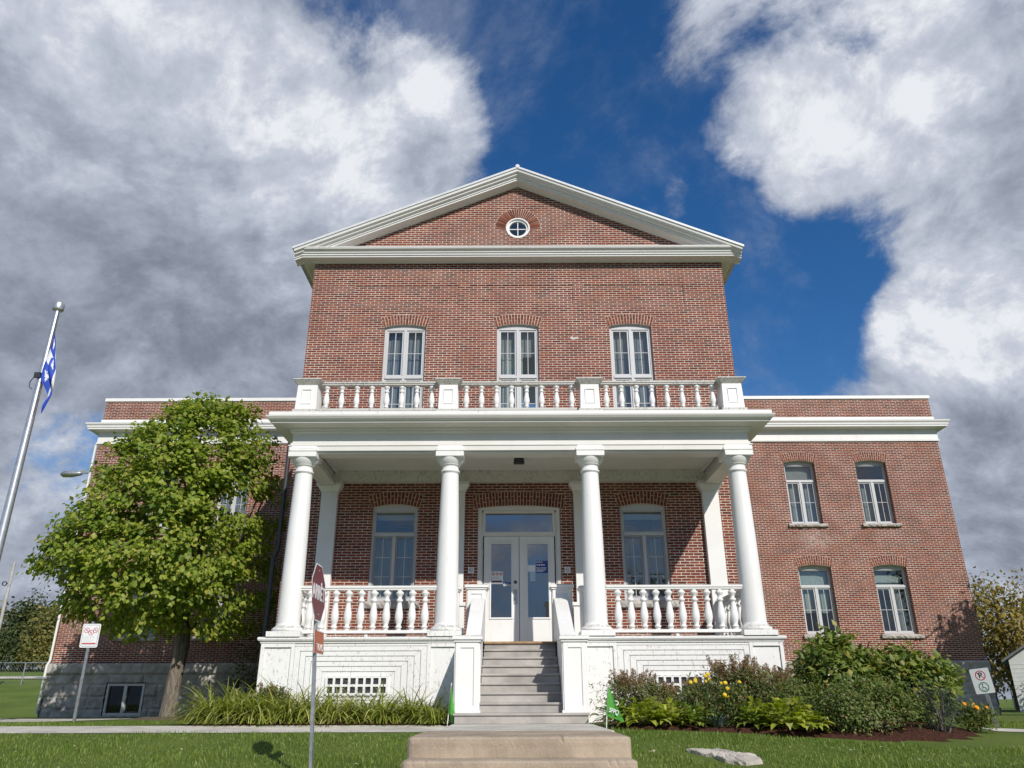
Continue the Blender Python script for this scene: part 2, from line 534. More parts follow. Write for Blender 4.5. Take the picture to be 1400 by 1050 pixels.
VOUS = mat_voussoir()
PAINT = mat_paint('white_paint', 0.12, 0.6, (0.79, 0.785, 0.765))
TRIM = mat_paint('weathered_white_paint', 0.5, 0.9, (0.775, 0.77, 0.75))
FLAKY = mat_paint('flaking_white_paint', 1.05, 0.8, (0.79, 0.785, 0.76))
WEATH = mat_paint('weather_beaten_paint', 1.7, 1.3, (0.54, 0.53, 0.49))
CLEAN = mat_paint('clean_white_paint', 0.0, 0.08)
CREAM = mat_paint('cream_paint', 0.25, 0.5, (0.70, 0.69, 0.65))
FRAME = mat_paint('window_frame_paint', 0.0, 0.25, (0.54, 0.545, 0.55))
SASH = plain('sash_metal', (0.30, 0.31, 0.32), 0.4, 0.08)
STONE = mat_stone('granite', (0.31, 0.29, 0.255), (0.54, 0.51, 0.455))
SILL = mat_stone('sill_stone', (0.30, 0.285, 0.255), (0.50, 0.475, 0.43))
ROOFM = plain('roof_metal', (0.62, 0.63, 0.64), 0.45, 0.08)
TAR = plain('dark_roofing', (0.06, 0.06, 0.065), 0.9, 0.2)
GLASS = mat_glass('window_glass', 0.075, (0.84, 0.87, 0.86))
GLASSD = mat_glass('door_glass', 0.21, (0.30, 0.33, 0.38))
GLASSB = mat_glass('basement_glass', 0.03, (0.5, 0.55, 0.6))
ROOMSHADE = plain('painted_interior_shade', (0.03, 0.03, 0.032), 0.9)  # near-black colour of the plates that stand for unlit rooms
CURTAIN = plain('grey_curtain', (0.29, 0.29, 0.285), 0.9, 0.08)
BLIND = plain('pale_blind', (0.42, 0.45, 0.43), 0.8, 0.05)
WOOD = mat_concrete('grey_deck_paint', (0.40, 0.375, 0.345), 0.10, 0.12)
DECKEDGE = plain('worn_wood', (0.36, 0.22, 0.11), 0.8, 0.25)
CONC = mat_concrete('pale_concrete', (0.54, 0.505, 0.44), 0.25, 0.25)
OLDCONC = mat_concrete('old_aggregate_concrete', (0.39, 0.315, 0.235), 0.55, 0.4)
ROCKM = mat_concrete('rock', (0.50, 0.455, 0.39), 0.45, 0.6)
ASPH = mat_concrete('asphalt', (0.05, 0.05, 0.052), 0.3, 0.3)
LAWN = mat_ground()
MULCH = mat_mulch()
BARK = mat_bark('bark')
GALV = plain('galvanised_steel', (0.42, 0.43, 0.44), 0.42, 0.2, 14, 0.75)
ALU = plain('brushed_aluminium', (0.62, 0.62, 0.62), 0.36, 0.1, 9, 0.8)
DKMETAL = plain('dark_metal', (0.05, 0.052, 0.056), 0.5, 0.15, 9, 0.3)
WHITE = plain('sign_white', (0.80, 0.80, 0.80), 0.4, 0.02)
SIGNRED = plain('sign_red', (0.16, 0.013, 0.020), 0.4, 0.08)
SIGNORANGE = plain('sign_orange', (0.50, 0.135, 0.055), 0.5, 0.12)
INKRED = plain('print_red', (0.50, 0.03, 0.03), 0.5, 0.04)
INKDK = plain('print_dark', (0.03, 0.03, 0.035), 0.5, 0.04)
INKGR = plain('print_grey', (0.45, 0.46, 0.46), 0.5, 0.04)
INKGREEN = plain('print_green', (0.01, 0.26, 0.15), 0.5, 0.04)
BLUE = plain('notice_blue', (0.02, 0.045, 0.26), 0.5, 0.04)
PALEBLUE = plain('notice_pale_blue', (0.42, 0.58, 0.70), 0.6, 0.04)
BEIGE = plain('beige_plastic', (0.42, 0.36, 0.24), 0.5, 0.06)
# ------------------------------------------------------------------ terrain
TY = [-60, -13, -12, -10, -8.5, -6.5, -5.4, -4.3, -2.7, 0, 8.5, 14, 25, 600]
TZ = [-1.6, -1.6, -1.5, -1.0, -.78, -.57, -.415, -.355, -.36, -.40, -.45, -.60, -.72, -.72]


def ground_z(x, y):
    x = np.asarray(x, float); y = np.asarray(y, float)
    z = np.interp(y, TY, TZ)
    z = z - 0.10 * np.clip((x - 5.5) / 2.5, 0, 1) * np.interp(y, [-9, -5.4, -3, 0], [0, 1, 1, 0])
    z = z + np.clip((-x - 9) / 8, 0, 1) * np.interp(y, [15, 34, 60, 600], [0, 2.3, 3.6, 5.0])
    return z


def gz(x, y):
    return float(ground_z(x, y))


def sheet(name, x0, x1, y0, y1, nx, mat, lift, edge=None):
    """a sheet draped on the terrain, breaking where the terrain breaks"""
    ys = sorted({y0, y1, *[t for t in TY if y0 < t < y1], *np.linspace(y0, y1, max(2, int((y1 - y0) / 0.5)))})
    xs = sorted({*np.linspace(x0, x1, nx), *[t for t in (5.5, 8.0, -9.0, -17.0) if x0 < t < x1]})
    V = [(x, y, gz(x, y) + lift) for y in ys for x in xs]
    n = len(xs)
    Q = [(j * n + i, j * n + i + 1, (j + 1) * n + i + 1, (j + 1) * n + i) for j in range(len(ys) - 1) for i in range(n - 1)]
    me = mesh_np(name, V, quads=Q, mat=mat)
    o = link(name, me)
    return tag(o, kind='structure')


xs = np.unique(np.concatenate([[-900, -500, -300, -200, -120, -80, -60, -50, -40, -34, -28, -24, -20, -17, -13, -9], np.linspace(-8, 8, 17), [5.5, 9, 11, 13, 16, 20, 26, 34, 45, 60, 90, 140, 220, 400, 900]]))
ys = np.unique(np.concatenate([[-400, -200, -100], TY[:-1], np.arange(-12, 10, 1.0), [11, 12, 15, 17, 20, 28, 31, 34, 40, 50, 60, 80, 110, 160, 250, 400, 600, 1200]]))
GX, GY = np.meshgrid(xs, ys)
GZ = ground_z(GX, GY)
n = len(xs)
Q = [(j * n + i, j * n + i + 1, (j + 1) * n + i + 1, (j + 1) * n + i) for j in range(len(ys) - 1) for i in range(n - 1)]
tag(link('ground', mesh_np('ground', np.stack([GX, GY, GZ], -1).reshape(-1, 3), quads=Q, mat=LAWN, smooth=True)), kind='structure')

sheet('path', -60, -1.06, -5.4, -4.3, 60, CONC, 0.008)
sheet('path', 6.9, 60, -4.9, -4.1, 40, CONC, 0.008)
sheet('path', -16.2, -10.2, -2.0, 5.4, 8, CONC, 0.008)
sheet('sidewalk', -80, 80, -15.2, -13.4, 60, CONC, 0.008)
sheet('road', -120, 120, -40, -16.0, 40, ASPH, 0.008)
kb = MB().box(-80, 80, -16.0, -15.75, -1.7, -1.47)
tag(kb.build('kerb', CONC, None, 0.02), kind='structure')


def blob_bed(name, pts, mat, lift=0.03):
    """a mounded planting bed: outline in plan, filled as a fan over the terrain"""
    cx = sum(p[0] for p in pts) / len(pts); cy = sum(p[1] for p in pts) / len(pts)
    V = []; Q = []; n = len(pts)
    for k in range(7):
        t = k / 6
        for (x, y) in pts:
            a, b = cx + (x - cx) * t, cy + (y - cy) * t
            h = lift * (1 if k < 6 else -0.6) + (0.03 if k < 5 else 0) + 0.015 * math.sin(a * 9 + b * 13)
            V.append((a, b, gz(a, b) + h))
    for k in range(6):
        for i in range(n):
            j = (i + 1) % n
            Q.append((k * n + i, k * n + j, (k + 1) * n + j, (k + 1) * n + i))
    return tag(link(name, mesh_np(name, V, quads=Q, mat=mat, smooth=True)), kind='structure')


def dense(pts, m=6):
    out = []
    for i in range(len(pts)):
        a, b = pts[i], pts[(i + 1) % len(pts)]
        out += [(a[0] + (b[0] - a[0]) * k / m, a[1] + (b[1] - a[1]) * k / m) for k in range(m)]
    return out


random.seed(5)
blob_bed('mulch_bed', dense([(-1.15, -4.32), (-3.0, -4.32), (-4.6, -4.32), (-5.3, -4.2), (-5.6, -3.3), (-4.9, -2.6), (-1.15, -2.6)]), MULCH)
blob_bed('mulch_bed', dense([(1.15, -5.0), (2.2, -5.35), (3.5, -5.75), (4.6, -6.15), (5.5, -6.2), (6.1, -5.9), (6.5, -5.4), (6.7, -4.6), (6.6, -3.2), (5, -2.6), (1.15, -2.6)]), MULCH)
blob_bed('mulch_bed', dense([(-9.9, 3.5), (-9.2, 2.9), (-8.0, 2.8), (-7.0, 3.1), (-6.6, 4.4), (-7.4, 5.2), (-9.2, 5.1)]), plain('bare_soil', (0.11, 0.085, 0.05), 0.95, 0.35, 20, bump=0.6))

# ------------------------------------------------------------------ the building
HALL = empty('town_hall', (0, 4, -0.4))
tag(HALL, 'red brick public building with white columned porch, pediment gable and two side wings', 'building')
CX = -0.02


def wall(mb, x0, x1, z0, z1, y, holes, depth=0.3, mi=0, recess=()):
    """front wall at y facing -y, holes: (x0,x1,z0,z1); recess: shallow sunk panels"""
    al = [(*h, depth, False) for h in holes] + [(*r, 0.016, True) for r in recess]
    X = sorted({x0, x1, *[h[0] for h in al], *[h[1] for h in al]})
    Z = sorted({z0, z1, *[h[2] for h in al], *[h[3] for h in al]})
    for i in range(len(X) - 1):
        for j in range(len(Z) - 1):
            cx, cz = (X[i] + X[i + 1]) / 2, (Z[j] + Z[j + 1]) / 2
            if any(h[0] < cx < h[1] and h[2] < cz < h[3] for h in al):
                continue
            mb.quad((X[i], y, Z[j]), (X[i + 1], y, Z[j]), (X[i + 1], y, Z[j + 1]), (X[i], y, Z[j + 1]), mi)
    for (a, b, c, d, dp, back) in al:
        y1 = y + dp
        mb.quad((a, y, c), (a, y, d), (a, y1, d), (a, y1, c), mi); mb.quad((b, y, c), (b, y1, c), (b, y1, d), (b, y, d), mi)
        mb.quad((a, y, d), (b, y, d), (b, y1, d), (a, y1, d), mi); mb.quad((a, y, c), (a, y1, c), (b, y1, c), (b, y, c), mi)
        if back:
            mb.quad((a, y1, c), (b, y1, c), (b, y1, d), (a, y1, d), mi)


def sweep(mb, path, prof, mi=0, mirror=False):
    """open 2-D path (x,y) swept with a closed profile of (outward offset, z); outward is to the right of travel"""
    P = [Vector(p) for p in path]; k = len(prof); V = []
    for i, p in enumerate(P):
        ds = []
        if i > 0: ds.append((P[i] - P[i - 1]).normalized())
        if i < len(P) - 1: ds.append((P[i + 1] - P[i]).normalized())
        ns = [Vector((d.y, -d.x)) for d in ds]
        nrm = ns[0] if len(ns) == 1 else (ns[0] + ns[1]) / (1 + ns[0].dot(ns[1]))
        for o, z in prof:
            q = p + nrm * o
            V.append((-q.x if mirror else q.x, q.y, z))
    F = []
    for i in range(len(P) - 1):
        for a in range(k):
            b = (a + 1) % k
            F.append((i * k + a, i * k + b, (i + 1) * k + b, (i + 1) * k + a))
    F += [tuple(range(k)), tuple(range((len(P) - 1) * k, len(P) * k))]
    mb.add(V, F, mi)


def arc_pts(xc, w, zs, rise, n=10):
    R = (w * w / 4 + rise * rise) / (2 * rise); zc = zs + rise - R
    a0 = math.asin(w / 2 / R)
    return [(xc + R * math.sin(-a0 + 2 * a0 * i / n), zc + R * math.cos(-a0 + 2 * a0 * i / n)) for i in range(n + 1)]


def brick_arch(xc, w, zs, rise, thick, y, parent, depth=0.12):
    R = (w * w / 4 + rise * rise) / (2 * rise); zc = zs + rise - R
    a0 = math.asin(w / 2 / R) + 0.012
    mb = MB()
    n = 14
    pt = lambda a, r: (xc + r * math.sin(a), zc + r * math.cos(a))
    angs = [-a0 + 2 * a0 * i / n for i in range(n + 1)]
    mb.prism([pt(a, R) for a in angs] + [pt(a, R + thick) for a in reversed(angs)], y - 0.003, y + depth, 0)
    N = max(8, int(2 * a0 * R / 0.068)); rnd = random.Random(int(xc * 100 + zs * 10))
    for i in range(N):
        b0 = -a0 + 2 * a0 * i / N; b1 = -a0 + 2 * a0 * (i + 1) / N
        g = 0.0075 / R
        cut = 0.36 if i % 2 else 0.66
        for (ra, rb) in ((0.006, cut * thick - 0.007), (cut * thick + 0.007, thick - 0.008)):
            pr = rnd.uniform(0.007, 0.011)
            mb.prism([pt(b0 + g, R + ra), pt(b1 - g, R + ra), pt(b1 - g, R + rb), pt(b0 + g, R + rb)], y - pr, y + 0.01, 1)
    return mb.build('brick_arch', [MORTAR, VOUS], parent)


def window(xc, w, zb, zs, rise, yp, dep, kind, zt, sill=None, thick=0.30, cover=None, arch=True):
    x0, x1 = xc - w / 2, xc + w / 2
    y0 = yp + dep; y1 = y0 + 0.09
    F = MB(); G = MB()
    fw = 0.06
    F.box(x0, x0 + fw, y0, y1, zb, zs); F.box(x1 - fw, x1, y0, y1, zb, zs)
    F.box(x0 + fw, x1 - fw, y0 - 0.012, y1, zb, zb + 0.06)
    F.prism([(x0, zs), (x0 + fw, zs - 0.07), (x1 - fw, zs - 0.07), (x1, zs)] + list(reversed(arc_pts(xc, w, zs, rise)[1:-1])), y0 - 0.004, y1)
    F.box(x0 + fw, x1 - fw, y0 - 0.014, y1, zt - 0.035, zt + 0.035)

    def sash(a, b, c, d, cols, rows, mi=0, sw=0.042):
        s0, s1 = y0 + 0.018, y0 + 0.065
        F.box(a, a + sw, s0, s1, c, d, mi); F.box(b - sw, b, s0, s1, c, d, mi)
        F.box(a + sw, b - sw, s0, s1, c, c + sw, mi); F.box(a + sw, b - sw, s0, s1, d - sw, d, mi)
        for i in range(1, cols):
            x = a + sw + (b - a - 2 * sw) * i / cols
            F.box(x - 0.009, x + 0.009, y0 + 0.030, y0 + 0.056, c + sw, d - sw, 0)
        for j in range(1, rows):
            z = c + sw + (d - c - 2 * sw) * j / rows
            F.box(a + sw, b - sw, y0 + 0.033, y0 + 0.053, z - 0.009, z + 0.009, 0)
        G.box(a + sw, b - sw, y0 + 0.041, y0 + 0.045, c + sw, d - sw)
    xi0, xi1 = x0 + fw, x1 - fw
    mull = 0.036
    if kind == 'upper':
        F.box(xc - mull, xc + mull, y0 - 0.01, y1, zb + 0.06, zs - 0.07)
        for (c, d, rows) in ((zt + 0.035, zs - 0.07, 2), (zb + 0.06, zt - 0.035, 2)):
            sash(xi0, xc - mull, c, d, 2, rows); sash(xc + mull, xi1, c, d, 2, rows)
    else:
        F.box(xc - mull, xc + mull, y0 - 0.01, y1, zb + 0.06, zt - 0.035)
        sash(xi0, xi1, zt + 0.035, zs - 0.07, 1, 1, 0, 0.025)
        mi = 1 if kind == 'ground' else 0
        rows = 3 if kind == 'ground' else 2
        sash(xi0, xc - mull, zb + 0.06, zt - 0.035, 2, rows, mi); sash(xc + mull, xi1, zb + 0.06, zt - 0.035, 2, rows, mi)
    fo = F.build('window', [FRAME, SASH], HALL, 0.004, segs=1)
    G.build('pane', GLASS, fo)
    if arch:
        brick_arch(xc, w, zs, rise, thick, yp, fo, dep + 0.02)
    if sill:
        sz0, sz1, sw_ = sill
        nx, V, Q = 26, [], []
        rnd = random.Random(int(xc * 31 + zb * 7))
        rows_ = [(yp + dep + 0.02, sz1), (yp - 0.05, sz1 - 0.006), (yp - 0.085, sz1 - 0.03), (yp - 0.10, (sz0 + sz1) / 2), (yp - 0.085, sz0 + 0.02), (yp - 0.05, sz0), (yp + dep + 0.02, sz0)]
        for r, (yy, zz) in enumerate(rows_):
            for i in range(nx + 1):
                j = 0.016 if 1 < r < 5 else 0.003
                V.append((xc - sw_ / 2 + sw_ * i / nx, yy + rnd.uniform(-j, j), zz + rnd.uniform(-j, j) * 0.6))
        for r in range(len(rows_) - 1):
            for i in range(nx):
                Q.append((r * (nx + 1) + i, r * (nx + 1) + i + 1, (r + 1) * (nx + 1) + i + 1, (r + 1) * (nx + 1) + i))
        sm = MB(); sm.add(V, Q)
        sm.add([V[r * (nx + 1)] for r in range(len(rows_))], [tuple(range(len(rows_)))])
        sm.add([V[r * (nx + 1) + nx] for r in range(len(rows_))], [tuple(range(len(rows_)))])
        sm.build('sill', SILL, fo)
    for (cx0, cx1, cz0, cz1, mt, nm) in (cover or []):
        # a hanging cloth with vertical folds, or a flat blind
        V = []; Q = []; nn = 40
        for k in range(nn + 1):
            x = cx0 + (cx1 - cx0) * k / nn
            yy = y1 + 0.10 + (0.009 * math.sin(x * 70) + 0.007 * math.sin(x * 31 + 1) if nm == 'curtain' else 0)
            V += [(x, yy, cz0), (x, yy, cz1)]
        for k in range(nn):
            Q.append((2 * k, 2 * k + 2, 2 * k + 3, 2 * k + 1))
        cm = MB(); cm.add(V, Q, 0, True)
        cm.build(nm, mt, fo, fix=False)
    return fo


# ---- main block walls
H = 10.5
mb = MB()
W2 = [(CX - 2.80), CX, CX + 2.80]
W1 = [CX - 2.80, CX + 2.80]
holes = [(x - .52, x + .52, 5.9, 8.70) for x in W2] + [(x - .515, x + .515, 2.0, 4.125) for x in W1] + [(CX - .925, CX + .925, 1.0, 4.09)]
rec = [(CX - 4.15, CX - 1.51, 9.26, 9.80), (CX - 1.235, CX + 1.40, 9.26, 9.80), (CX + 1.66, CX + 4.22, 9.26, 9.80)]
wall(mb, -5.25, 5.25, -0.5, H, 0.0, holes, 0.3, 0, rec)
for s in (-1, 1):
    x = 5.25 * s
    mb.quad((x, 0, -.5), (x, 16, -.5), (x, 16, H + .2), (x, 0, H + .2))
mb.quad((-5.25, 16, -.5), (5.25, 16, -.5), (5.25, 16, H), (-5.25, 16, H))
mb.build('main_wall', BRICK, HALL, fix=False)

# gable with its round opening
mb = MB()
rz = lambda x: 13.13 - 0.43 * abs(x) - 0.06
zc, r = 11.52, 0.30
G0 = H
mb.add([(-5.25, 0, G0), (-r, 0, G0), (-r, 0, rz(r)), (-5.25, 0, rz(5.25))], [(0, 1, 2, 3)])
mb.add([(r, 0, G0), (5.25, 0, G0), (5.25, 0, rz(5.25)), (r, 0, rz(r))], [(0, 1, 2, 3)])
mb.quad((-r, 0, G0), (r, 0, G0), (r, 0, zc - r), (-r, 0, zc - r))
mb.add([(-r, 0, zc + r), (r, 0, zc + r), (r, 0, rz(r)), (0, 0, rz(0)), (-r, 0, rz(r))], [(0, 1, 2, 3, 4)])
V = []; n = 32
for k in range(n):
    a = 2 * math.pi * k / n
    c, s_ = math.cos(a), math.sin(a); q = max(abs(c), abs(s_))
    V += [(r * c / q, 0, zc + r * s_ / q), (r * c, 0, zc + r * s_), (r * c, 0.2, zc + r * s_)]
mb.add(V, [(3 * k, 3 * k + 1, 3 * ((k + 1) % n) + 1, 3 * ((k + 1) % n)) for k in range(n)] + [(3 * k + 1, 3 * k + 2, 3 * ((k + 1) % n) + 2, 3 * ((k + 1) % n) + 1) for k in range(n)])
mb.build('gable_wall', BRICK, HALL, fix=False)


def ring(mb, xc, zc, r0, r1, y0, y1, n=40, mi=0):
    V = []
    for k in range(n):
        a = 2 * math.pi * k / n
        for (rr, yy) in ((r1, y0), (r1, y1), (r0, y1), (r0, y0)):
            V.append((xc + rr * math.cos(a), yy, zc + rr * math.sin(a)))
    F = []
    for k in range(n):
        j = (k + 1) % n
        for a in range(4):
            b = (a + 1) % 4
            F.append((4 * k + a, 4 * k + b, 4 * j + b, 4 * j + a))
    mb.add(V, F, mi)


mb = MB()
ring(mb, 0, zc, 0.225, 0.298, 0.02, 0.12); ring(mb, 0, zc, 0.278, 0.312, -0.022, 0.03)
mb.box(-0.012, 0.012, 0.05, 0.075, zc - .222, zc + .222); mb.box(-0.222, -0.012, 0.05, 0.075, zc - .012, zc + .012); mb.box(0.012, 0.222, 0.05, 0.075, zc - .012, zc + .012)
oc = mb.build('round_window', TRIM, HALL, 0.004)
mb = MB(); mb.prism([(0.226 * math.cos(2 * math.pi * k / 32), zc + 0.226 * math.sin(2 * math.pi * k / 32)) for k in range(32)], 0.060, 0.064)
mb.build('pane', GLASS, oc)
mb = MB()
for i in range(29):
    a0 = math.radians(-4) + math.radians(188) * i / 29; a1 = math.radians(-4) + math.radians(188) * (i + 1) / 29
    p = lambda a, rr: (rr * math.cos(a), zc + rr * math.sin(a))
    mb.prism([p(a0 + .012, .325), p(a1 - .012, .325), p(a1 - .014, .60), p(a0 + .014, .60)], -0.008 - 0.003 * (i % 3), 0.01, 1)
for i in range(20):
    a0 = math.radians(-5) + math.radians(190) * i / 20; a1 = math.radians(-5) + math.radians(190) * (i + 1) / 20
    mb.prism([p(a0, .316), p(a1, .316), p(a1, .61), p(a0, .61)], -0.003, 0.008, 0)
mb.build('brick_arch', [MORTAR, VOUS], oc)

# eaves, pediment and roof
mb = MB()
sweep(mb, [(-5.25, 16), (-5.25, 0), (5.25, 0), (5.25, 16)],
      [(-.02, 10.46), (0.05, 10.46), (0.06, 10.475), (.27, 10.49), (.275, 10.53), (.30, 10.535), (.305, 10.575), (.33, 10.585), (.345, 10.63), (.40, 10.66), (.42, 10.70), (.42, 10.715), (-.02, 10.82)])
mb.build('cornice', TRIM, HALL)
mb = MB()
prof = [(-.005, -.30), (0.04, -.30), (.05, -.275), (.26, -.265), (.265, -.225), (.29, -.22), (.295, -.175), (.36, -.16), (.37, -.125), (.43, -.10), (.45, -.02), (.45, 0.0), (-.005, 0.0)]
V = []
E = 5.70
for (x, z) in ((-E, 13.13 - .43 * E), (0, 13.13), (E, 13.13 - .43 * E)):
    V += [(x, -o, z + dz) for o, dz in prof]
k = len(prof)
F = [(i * k + a, i * k + (a + 1) % k, (i + 1) * k + (a + 1) % k, (i + 1) * k + a) for i in range(2) for a in range(k)]
F += [tuple(range(k)), tuple(range(2 * k, 3 * k))]
mb.add(V, F)
mb.build('pediment_moulding', TRIM, HALL)
mb = MB()
for s in (-1, 1):
    mb.add([(s * x, y, 13.13 - .43 * x + dz) for y in (-.47, 16.3) for (x, dz) in ((0, .03), (5.74, .03), (5.74, -.03), (0, -.03))],
           [(0, 1, 2, 3), (4, 7, 6, 5), (0, 4, 5, 1), (1, 5, 6, 2), (2, 6, 7, 3), (3, 7, 4, 0)])
mb.tube([(0, -.48, 13.16), (0, 16.3, 13.16)], 0.055, 10)
mb.build('roof', ROOFM, HALL)

# lime splash on the brick
rnd = random.Random(4)
mb = MB()
for i in range(16):
    a, b = 1.39 + .011 * (i - 8) , 8.30 + rnd.uniform(-.02, .02)
    q = rnd.uniform(.016, .034)
    mb.prism([(a + q * rnd.uniform(.6, 1.3) * math.cos(t), b + q * rnd.uniform(.5, 1) * math.sin(t)) for t in np.linspace(0, 6.28, 8)[:-1]], -0.004 - 0.0002 * i, 0.002)
mb.build('lime_splash', plain('lime', (0.6, 0.57, 0.52), 0.9), HALL)

# ---- windows of the main block
for i, x in enumerate(W2):
    cov = [(x - .46, x - .03, 5.95, 8.5, CURTAIN, 'curtain'), (x + .03, x + .46, 5.95, 8.5, CURTAIN, 'curtain')] if i != 1 else [(x - .40, x + .12, 5.95, 8.2, BLIND, 'curtain'), (x - .46, x + .46, 7.9, 8.55, CURTAIN, 'blind')]
    window(x, 1.04, 5.9, 8.63, 0.07, 0.0, 0.075, 'upper', 7.29, cover=cov, thick=0.27)
for i, x in enumerate(W1):
    cov = [(x - .44, x + .44, 3.97 - .16, 4.0, BLIND, 'blind'), (x - .44, x - .05, 2.05, 3.38, CURTAIN, 'curtain'), (x + .05, x + .44, 2.05, 3.38, CURTAIN, 'curtain')]
    window(x, 1.03, 2.0, 4.05, 0.075, 0.0, 0.06, 'ground', 3.45, sill=(1.83, 2.0, 1.26), cover=cov)

# ---- wings
WY = 8.5
WX = [9.74, 12.21]
for s in (-1, 1):
    mb = MB()
    holes = [(s * x - .53, s * x + .53, 5.46, 7.665) for x in WX] + [(s * x - .545, s * x + .545, 1.92, 4.095) for x in WX]
    xa, xb = (5.25, 14.71) if s > 0 else (-14.71, -5.25)
    wall(mb, xa, xb, 1.10, 9.96, WY, holes, 0.3)
    xo = 14.71 * s
    mb.quad((xo, WY, 1.1), (xo, 20, 1.1), (xo, 20, 9.96), (xo, WY, 9.96))
    mb.quad((xa, 20, -.5), (xb, 20, -.5), (xb, 20, 9.96), (xa, 20, 9.96))
    mb.quad((xo, WY + .3, 9.2), (xo, 20, 9.2), (xo, 20, 9.96), (xo, WY + .3, 9.96))
    mb.build('wing_wall', BRICK, HALL, fix=False)
    mb = MB(); mb.box(xa + .01, xb - .01, WY + .02, 19.98, 9.0, 9.2); mb.build('wing_roof', TAR, HALL)
    path = [(5.25, WY), (14.71, WY), (14.71, 20)]
    path = [(5.25, WY), (14.71, WY), (14.71, 20)]
    mb = MB()
    sweep(mb, path, [(-.02, 8.345), (.05, 8.345), (.055, 8.40), (.03, 8.41), (.03, 8.745), (.045, 8.75), (.05, 8.775), (.25, 8.80), (.305, 8.805), (.31, 8.87), (.33, 8.875), (.335, 8.93), (.375, 8.98), (.385, 9.03), (-.02, 9.13)], mirror=s < 0)
    mb.build('wing_cornice', TRIM, HALL)
    mb = MB(); sweep(mb, path, [(-.02, 9.14), (.035, 9.135), (.035, 9.245), (-.02, 9.25)], mirror=s < 0); mb.build('parapet_base_board', PAINT, HALL)
    mb = MB(); sweep(mb, path, [(-.32, 9.95), (.03, 9.935), (.045, 9.945), (.045, 10.05), (.03, 10.065), (-.32, 10.075)], mirror=s < 0); mb.build('parapet_cap', PAINT, HALL)
    for wi, x in enumerate(WX):
        xx = s * x
        ch = int(s * 2 + wi)
        if ch == 2:
            cu, cl = [(xx - .45, xx + .45, 5.5, 6.9, CURTAIN, 'curtain')], [(xx - .45, xx + .45, 2.6, 3.62, BLIND, 'curtain')]
        elif ch == 3:
            cu, cl = [(xx - .45, xx - .03, 5.5, 6.9, CURTAIN, 'curtain')], [(xx - .45, xx + .40, 3.30, 3.56, BLIND, 'blind'), (xx + .03, xx + .45, 2.0, 3.3, CURTAIN, 'curtain')]
        else:
            cu, cl = [(xx - .45, xx + .45, 5.5, 7.0, CURTAIN, 'curtain')], [(xx - .45, xx + .45, 2.1, 3.4, BLIND, 'curtain')]
        tb = (xx - .46, xx + .46, 7.08, 7.53, CURTAIN, 'blind')  # upper transom: added sheet, its tone painting the pale sky mirrored there
        lb = (xx - .46, xx + .46, 3.52, 3.80 if ch == 3 else 3.92, BLIND, 'blind')
        if ch != 3: cu = cu + [tb]
        cl = cl + [lb]
        window(xx, 1.06, 5.46, 7.59, 0.075, WY, 0.16, 'wing', 6.96, sill=(5.33, 5.455, 1.30), cover=cu)
        window(xx, 1.09, 1.92, 4.02, 0.075, WY, 0.16, 'wing', 3.41, sill=(1.77, 1.915, 1.34), cover=cl)
    # rock-faced stone base
    def stone_face(u0, u1, z0, z1, to3, holes=()):
        rr = np.random.RandomState(int(abs(u0) * 10) + 3)
        nu, nz = int((u1 - u0) / 0.028), int((z1 - z0) / 0.028)
        U, Z = np.meshgrid(np.linspace(u0, u1, nu), np.linspace(z0, z1, nz))
        D = np.zeros_like(U)
        courses = [(-.6, -.22), (-.22, .14), (.14, .48), (.48, .78), (.78, 1.12)]
        for ci, (a, b) in enumerate(courses):
            x = u0 - rr.uniform(0, .5)
            while x < u1:
                ln = rr.uniform(.65, 1.15) if ci < 4 else rr.uniform(1.2, 1.7)
                inside = (U >= x) & (U < x + ln) & (Z >= a) & (Z < b)
                e = np.minimum(np.minimum(U - x, x + ln - U), np.minimum(Z - a, b - Z))
                pil = np.clip(e / .05, 0, 1) ** .6
                nz_ = sum(rr.uniform(.3, 1) * np.sin(U * rr.uniform(4, 26) + Z * rr.uniform(-22, 22) + rr.uniform(0, 6)) for _ in range(6)) / 6
                facet = np.abs((U - x - ln * rr.uniform(.3, .7)) * rr.uniform(-.12, .12) + (Z - (a + b) / 2) * rr.uniform(-.25, .25))
                dd = 1.35 * pil * (.030 + .034 * nz_ + .5 * facet + rr.uniform(-.008, .014)) + (0.05 if ci == 4 else 0.0)
                D = np.where(inside, dd, D)
                x += ln
        V = to3(U.ravel(), Z.ravel(), D.ravel())
        Qs = []
        for j in range(nz - 1):
            for i in range(nu - 1):
                uc, zc_ = U[j, i], Z[j, i]
                if any(h[0] < uc < h[1] and h[2] < zc_ < h[3] for h in holes): continue
                Qs.append((j * nu + i, j * nu + i + 1, (j + 1) * nu + i + 1, (j + 1) * nu + i))
        return mesh_np('stone_base', V, quads=Qs, mat=STONE)
    bh = [(-12.83, -11.60, -.42, .54)] if s < 0 else []
    me = stone_face(xa, xb, -.6, 1.12, lambda U, Z, D: np.stack([U, WY - .03 - D, Z], -1), bh)
    link('stone_base', me, HALL)
    me = stone_face(WY, 20, -.6, 1.12, lambda U, Z, D: np.stack([np.full_like(U, xo) + s * (.03 + D), U, Z], -1))
    link('stone_base', me, HALL)
    mb = MB(); mb.quad((xa, WY - .05, 1.122), (xb, WY - .05, 1.122), (xb, WY + .05, 1.13), (xa, WY + .05, 1.13))
    mb.quad((xo + s * .06, WY, 1.122), (xo + s * .06, 20, 1.122), (xo - s * .05, 20, 1.13), (xo - s * .05, WY, 1.13))
    mb.build('stone_ledge', STONE, HALL)

